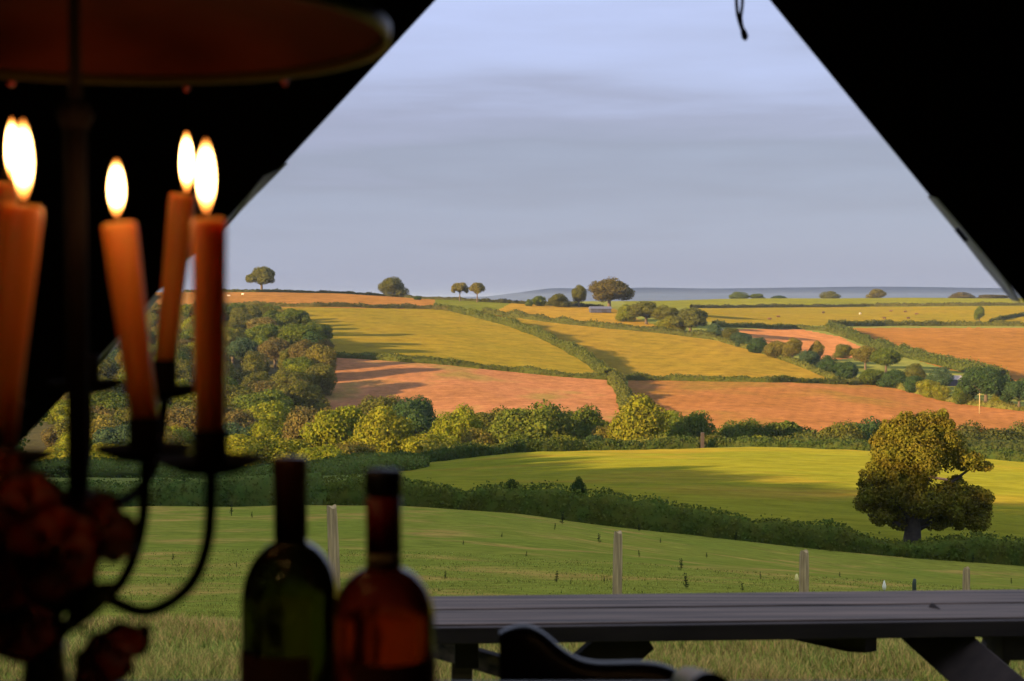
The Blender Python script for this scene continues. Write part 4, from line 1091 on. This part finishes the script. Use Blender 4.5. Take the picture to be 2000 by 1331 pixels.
BEAD = principled('red_bead', (.5, .07, .05), .1, Transmission_Weight=.3)
for pxb, far in ((25, 1), (366, 1), (560, 1), (366, -1)):
    a = min(np.linspace(.02, math.pi - .02, 400), key=lambda q: abs(1000 + F * (SX + RD * math.cos(q)) / (SY + far * RD * math.sin(q)) - pxb)) * far
    m = MB(); m.lathe([(0, -.003), (.0022, -.002), (.003, 0), (.0022, .002), (0, .003)], 10, Vector((SX + RD * math.cos(a), SY + RD * math.sin(a), .188)) - CO); m.build('bead', BEAD, cd, True)

FLAME, n, l, o_ = new_mat('flame'); em = n.new('ShaderNodeEmission'); l.new(em.outputs[0], o_.inputs[0]); tcf = n.new('ShaderNodeTexCoord'); sf = n.new('ShaderNodeSeparateXYZ'); l.new(tcf.outputs['Generated'], sf.inputs[0])
rf = n.new('ShaderNodeValToRGB'); l.new(sf.outputs[2], rf.inputs[0]); rs = n.new('ShaderNodeValToRGB'); l.new(sf.outputs[2], rs.inputs[0])
for rr_, stops in ((rf, [(0, (1, .16, .02)), (.14, (1, .34, .06)), (.32, (1, .60, .24)), (.78, (1, .60, .22)), (.92, (1, .36, .06)), (1, (1, .16, .02))]), (rs, [(0, (.03,) * 3), (.14, (.16,) * 3), (.34, (1,) * 3), (.72, (1,) * 3), (.9, (.14,) * 3), (1, (.03,) * 3)])):
    rr_.color_ramp.elements[0].position = 0; rr_.color_ramp.elements[1].position = 1
    rr_.color_ramp.elements[0].color = (*stops[0][1], 1); rr_.color_ramp.elements[1].color = (*stops[-1][1], 1)
    for p_, c_ in stops[1:-1]: rr_.color_ramp.elements.new(p_).color = (*c_, 1)
mf = n.new('ShaderNodeMath'); mf.operation = 'MULTIPLY'; mf.inputs[1].default_value = 17; l.new(rs.outputs[0], mf.inputs[0])
lw = n.new('ShaderNodeLayerWeight'); lw.inputs[0].default_value = .5; re_ = n.new('ShaderNodeMapRange'); re_.inputs[1].default_value = .25; re_.inputs[2].default_value = .95; re_.inputs[3].default_value = 1; re_.inputs[4].default_value = .035
l.new(lw.outputs['Facing'], re_.inputs[0]); mg = n.new('ShaderNodeMath'); mg.operation = 'MULTIPLY'; l.new(mf.outputs[0], mg.inputs[0]); l.new(re_.outputs[0], mg.inputs[1]); l.new(mg.outputs[0], em.inputs[1])
cm_ = n.new('ShaderNodeMix'); cm_.data_type = 'RGBA'; l.new(re_.outputs[0], cm_.inputs[0]); cm_.inputs[6].default_value = (1, .42, .06, 1); l.new(rf.outputs[0], cm_.inputs[7]); l.new(cm_.outputs[2], em.inputs[0])
WAX = principled('candle_wax', (.85, .27, .05), .5, Subsurface_Weight=1.0, Subsurface_Scale=.02)
WAX.node_tree.nodes['Principled BSDF'].inputs['Subsurface Radius'].default_value = (1.0, .75, .6)
WICK = principled('wick', (.02, .015, .01), .9)
HOLD = [  # holder px, pan py, depth, candle: (bottom px,py) (top px,py) width px bottom/top, flame (px, bottom, top, width) ; arm path
    ((412, 912, .94), (411, 850), (408, 427), 60, 68, (403, 417, 272, 46), [(150, 1160, 1.05), (200, 1166, 1.02), (285, 1195, .99), (365, 1150, .96), (405, 1060, .94), (413, 925, .94)], 'tall upright candle nearest the doorway, in front of another candle'),
    ((283, 888, 1.0), (283, 825), (232, 436), 56, 68, (228, 424, 312, 42), [(150, 1162, 1.05), (205, 1168, 1.03), (250, 1115, 1.01), (278, 1020, 1.0), (284, 905, 1.0)], 'candle leaning to the left, third from the right'),
    ((322, 768, 1.24), (322, 712), (357, 380), 42, 52, (365, 376, 257, 35), [(150, 978, 1.06), (200, 988, 1.14), (262, 966, 1.2), (305, 900, 1.24), (322, 780, 1.24)], 'candle leaning to the right behind the upright candle'),
    ((-5, 905, .92), (3, 850), (45, 400), 60, 78, (46, 391, 234, 50), [(150, 1160, 1.05), (105, 1172, 1.0), (40, 1160, .95), (5, 1060, .92), (-5, 915, .92)], 'thick candle leaning right at the left edge, in front'),
    ((-270, 985, .74), (-262, 930), (-240, 420), 64, 74, (-240, 408, 236, 50), [(150, 1160, 1.05), (60, 1230, .95), (-120, 1290, .8), (-240, 1180, .75), (-270, 1000, .74)], 'candle added out of view past the left edge to light the others'),  # unseen extra candle, added to brighten the fronts of the visible ones
    ((-30, 800, 1.2), (-28, 745), (8, 357), 48, 54, (24, 352, 230, 34), [(150, 978, 1.06), (90, 992, 1.12), (20, 970, 1.18), (-25, 900, 1.2), (-30, 815, 1.2)], 'candle at the left edge half hidden behind the thick one'),
]
for (hx, hy, hY), cb, ct, wb, wt, fl, arm, lb in HOLD:
    m = MB(); m.tube([p - CO for p in smooth_path([P3(*p) for p in arm], 10)], .0042, 12); m.build('arm', IRON, cd, True)
    pc = P3(hx, hy, hY); m = MB(); m.lathe([(.004, -.006), (.018, -.004), (.034, .003), (.0355, .006), (.033, .006), (.018, 0), (.004, -.001)], 40, pc - CO); m.build('drip_pan', IRON, cd, True)
    B, Tp = P3(*cb, hY), P3(*ct, hY)
    ax = (Tp - B).normalized(); Mq = Vector((0, 0, 1)).rotation_difference(ax).to_matrix()
    m = MB(); rb_ = wb / 2 * hY / F; m.lathe([(rb_ * 1.02, -.002), (rb_ * 1.12, .0), (rb_ * 1.12, (B - pc).length + .004), (rb_ * 1.02, (B - pc).length + .004), (rb_ * 1.02, .004)], 24, pc - CO); m.build('candle_cup', IRON, cd, True)
    rt = wt / 2 * hY / F; Lc = (Tp - B).length; base = B - ax * .012
    t = thing('candle', 'lit orange glowing ' + lb, 'candle', base, 'lit candles in the candelabra')
    m = MB(); Lc += .012
    m.lathe([(rb_ * .97, 0), (rb_ * 1.0, Lc * .3), (rt * .97, Lc * .8), (rt, Lc - .006), (rt * .97, Lc - .0015), (rt * .85, Lc), (rt * .5, Lc - .002), (rt * .1, Lc - .003)], 36, M=Mq); m.build('wax', WAX, t, True)
    top = ax * Lc; m = MB(); m.tube([top, top + Vector((0, 0, .006)), top + Vector((.001, 0, .011))], .0009, 8); m.build('wick', WICK, t, True)
    fx, fb, ft, fw = fl; fB = P3(fx, fb, hY) - base; fH = (P3(fx, ft, hY) - P3(fx, fb, hY)).length; fr = fw / 2 * hY / F * .69
    m = MB(); m.lathe([(fr * math.sin(math.pi * u) ** .72 * (1 - .22 * (u - .4)) if 0 < u < 1 else 0, fH * u) for u in [0, .03, .08, .15, .25, .35, .45, .55, .65, .75, .83, .9, .95, .98, 1]], 24, fB); m.build('flame', FLAME, t, True)
# a sixth, unlit holder behind the stem
hY = 1.3; pc = P3(170, 757, hY); m = MB(); m.lathe([(.004, -.006), (.018, -.004), (.034, .003), (.0355, .006), (.033, .006), (.018, 0), (.004, -.001)], 36, pc - CO); m.build('drip_pan', IRON, cd, True)
m = MB(); m.tube([p - CO for p in smooth_path([P3(150, 978, 1.06), P3(158, 960, 1.2), P3(170, 880, 1.3), P3(170, 765, 1.3)], 8)], .0042, 10); m.build('arm', IRON, cd, True)
m = MB(); m.lathe([(.011, 0), (.0115, .03), (.010, .03)], 24, pc - CO); m.build('candle_cup', IRON, cd, True)

# ------------------------------------------------------------------ flowers in a vase
t = thing('vase', 'slim pale green glass vase holding the red flowers', 'vase', (P3(88, 1240, .98).x, .98, TZ))
m = MB(); hv = P3(88, 1235, .98).z - TZ
m.lathe([(.018, 0), (.024, .005), (.026, .05), (.020, hv * .7), (.0135, hv * .9), (.0135, hv), (.0115, hv), (.0115, hv * .9), (.018, hv * .7), (.023, .05), (.02, .01)], 36)
m.build('glass', principled('pale_green_glass', (.42, .42, .17), .3, Transmission_Weight=.35), t, True)
PET = principled('petal', (.07, .018, .011), .6, noise=(30, .3)); PET.node_tree.nodes['Principled BSDF'].inputs['Subsurface Weight'].default_value = .3
CENT = principled('flower_centre', (.55, .45, .12), .7); STEMM = principled('stem_green', (.05, .08, .02), .6)
def petal(m, c, d, up, L, w):
    d = Vector(d).normalized(); side = d.cross(Vector(up)).normalized(); nrm = side.cross(d)
    rows = [(0, .15, 0), (.25, .6, .05), (.5, .95, .14), (.75, 1, .16), (.93, .72, .10), (1, .30, .04)]; V = []
    for s_, ww, b_ in rows:
        for k in (-1, -.5, 0, .5, 1): V.append(Vector(c) + d * L * s_ + side * w * ww * k + nrm * L * (b_ * 1.6 + .12 * k * k * ww))
    m.add(V, [(r_ * 5 + k, r_ * 5 + k + 1, (r_ + 1) * 5 + k + 1, (r_ + 1) * 5 + k) for r_ in range(5) for k in range(4)])
vm = P3(88, 1240, .98)
for px, py, Y_, face, sc, lb in [(70, 1010, .84, (.1, -1, .3), 1.0, 'topmost open red flower behind the left candle arm'), (105, 1080, .80, (.3, -1, .2), 1.15, 'largest open red flower with a pale yellow centre'),
                                 (40, 1100, .82, (-.3, -1, -.1), 1.1, 'open red flower at the left edge of the photo'), (165, 1055, .86, (.9, -.5, .5), .95, 'red flower pointing up to the right'),
                                 (175, 1235, .82, (.8, -.6, -.6), 1.05, 'drooping dark red flower at the lower right of the bunch'), (15, 960, .88, (-.2, -1, .6), .9, 'small red flower highest at the left edge'),
                                 (60, 1185, .84, (0, -1, -.4), 1.0, 'dark red flower just above the vase')]:
    c = P3(px, py, Y_); t = thing('flower', lb, 'flower', c, 'red flowers in the vase'); fz = Vector(face).normalized(); a1 = fz.orthogonal().normalized(); a2 = fz.cross(a1)
    m = MB()
    for k in range(6):
        a = k * math.pi / 3 + px; rd = a1 * math.cos(a) + a2 * math.sin(a); petal(m, fz * .002, rd * .9 + fz * .55, fz, .032 * sc * (1 if k % 2 else .9), .0165 * sc)
    m.build('petals', PET, t, True)
    m = MB(); m.lathe([(0, 0), (.003, .002), (.0045, .009), (.002, .014), (0, .015)], 10, fz * .003, Vector((0, 0, 1)).rotation_difference(fz).to_matrix()); m.build('centre', CENT, t, True)
    m = MB(); m.tube(smooth_path([(0, 0, 0), -fz * .02 + Vector((0, 0, -.01)), (vm - c) * .55 + Vector((0, .01, 0)), (vm - c) * 1.0 + Vector((0, 0, -.03))], 6), .0014, 8); m.build('stem', STEMM, t, True)
    for q in (.35, .6):
        m = MB(); petal(m, (vm - c) * q, (random.uniform(-1, 1), random.uniform(-.4, .4), .6), (0, -1, .2), .05, .009)
        m.build('leaf', STEMM, t, True)

# ------------------------------------------------------------------ air
m = MB(); m.box((0, 6000, -35), (26000, 13000, 132)); hz, n, l, o_ = new_mat('haze')
pv = n.new('ShaderNodeVolumePrincipled'); pv.inputs['Color'].default_value = (.62, .80, 1, 1); pv.inputs['Density'].default_value = 5.4e-5; pv.inputs['Anisotropy'].default_value = .2
l.new(pv.outputs[0], o_.inputs['Volume'])
tag(m.build('haze', hz), kind='stuff')
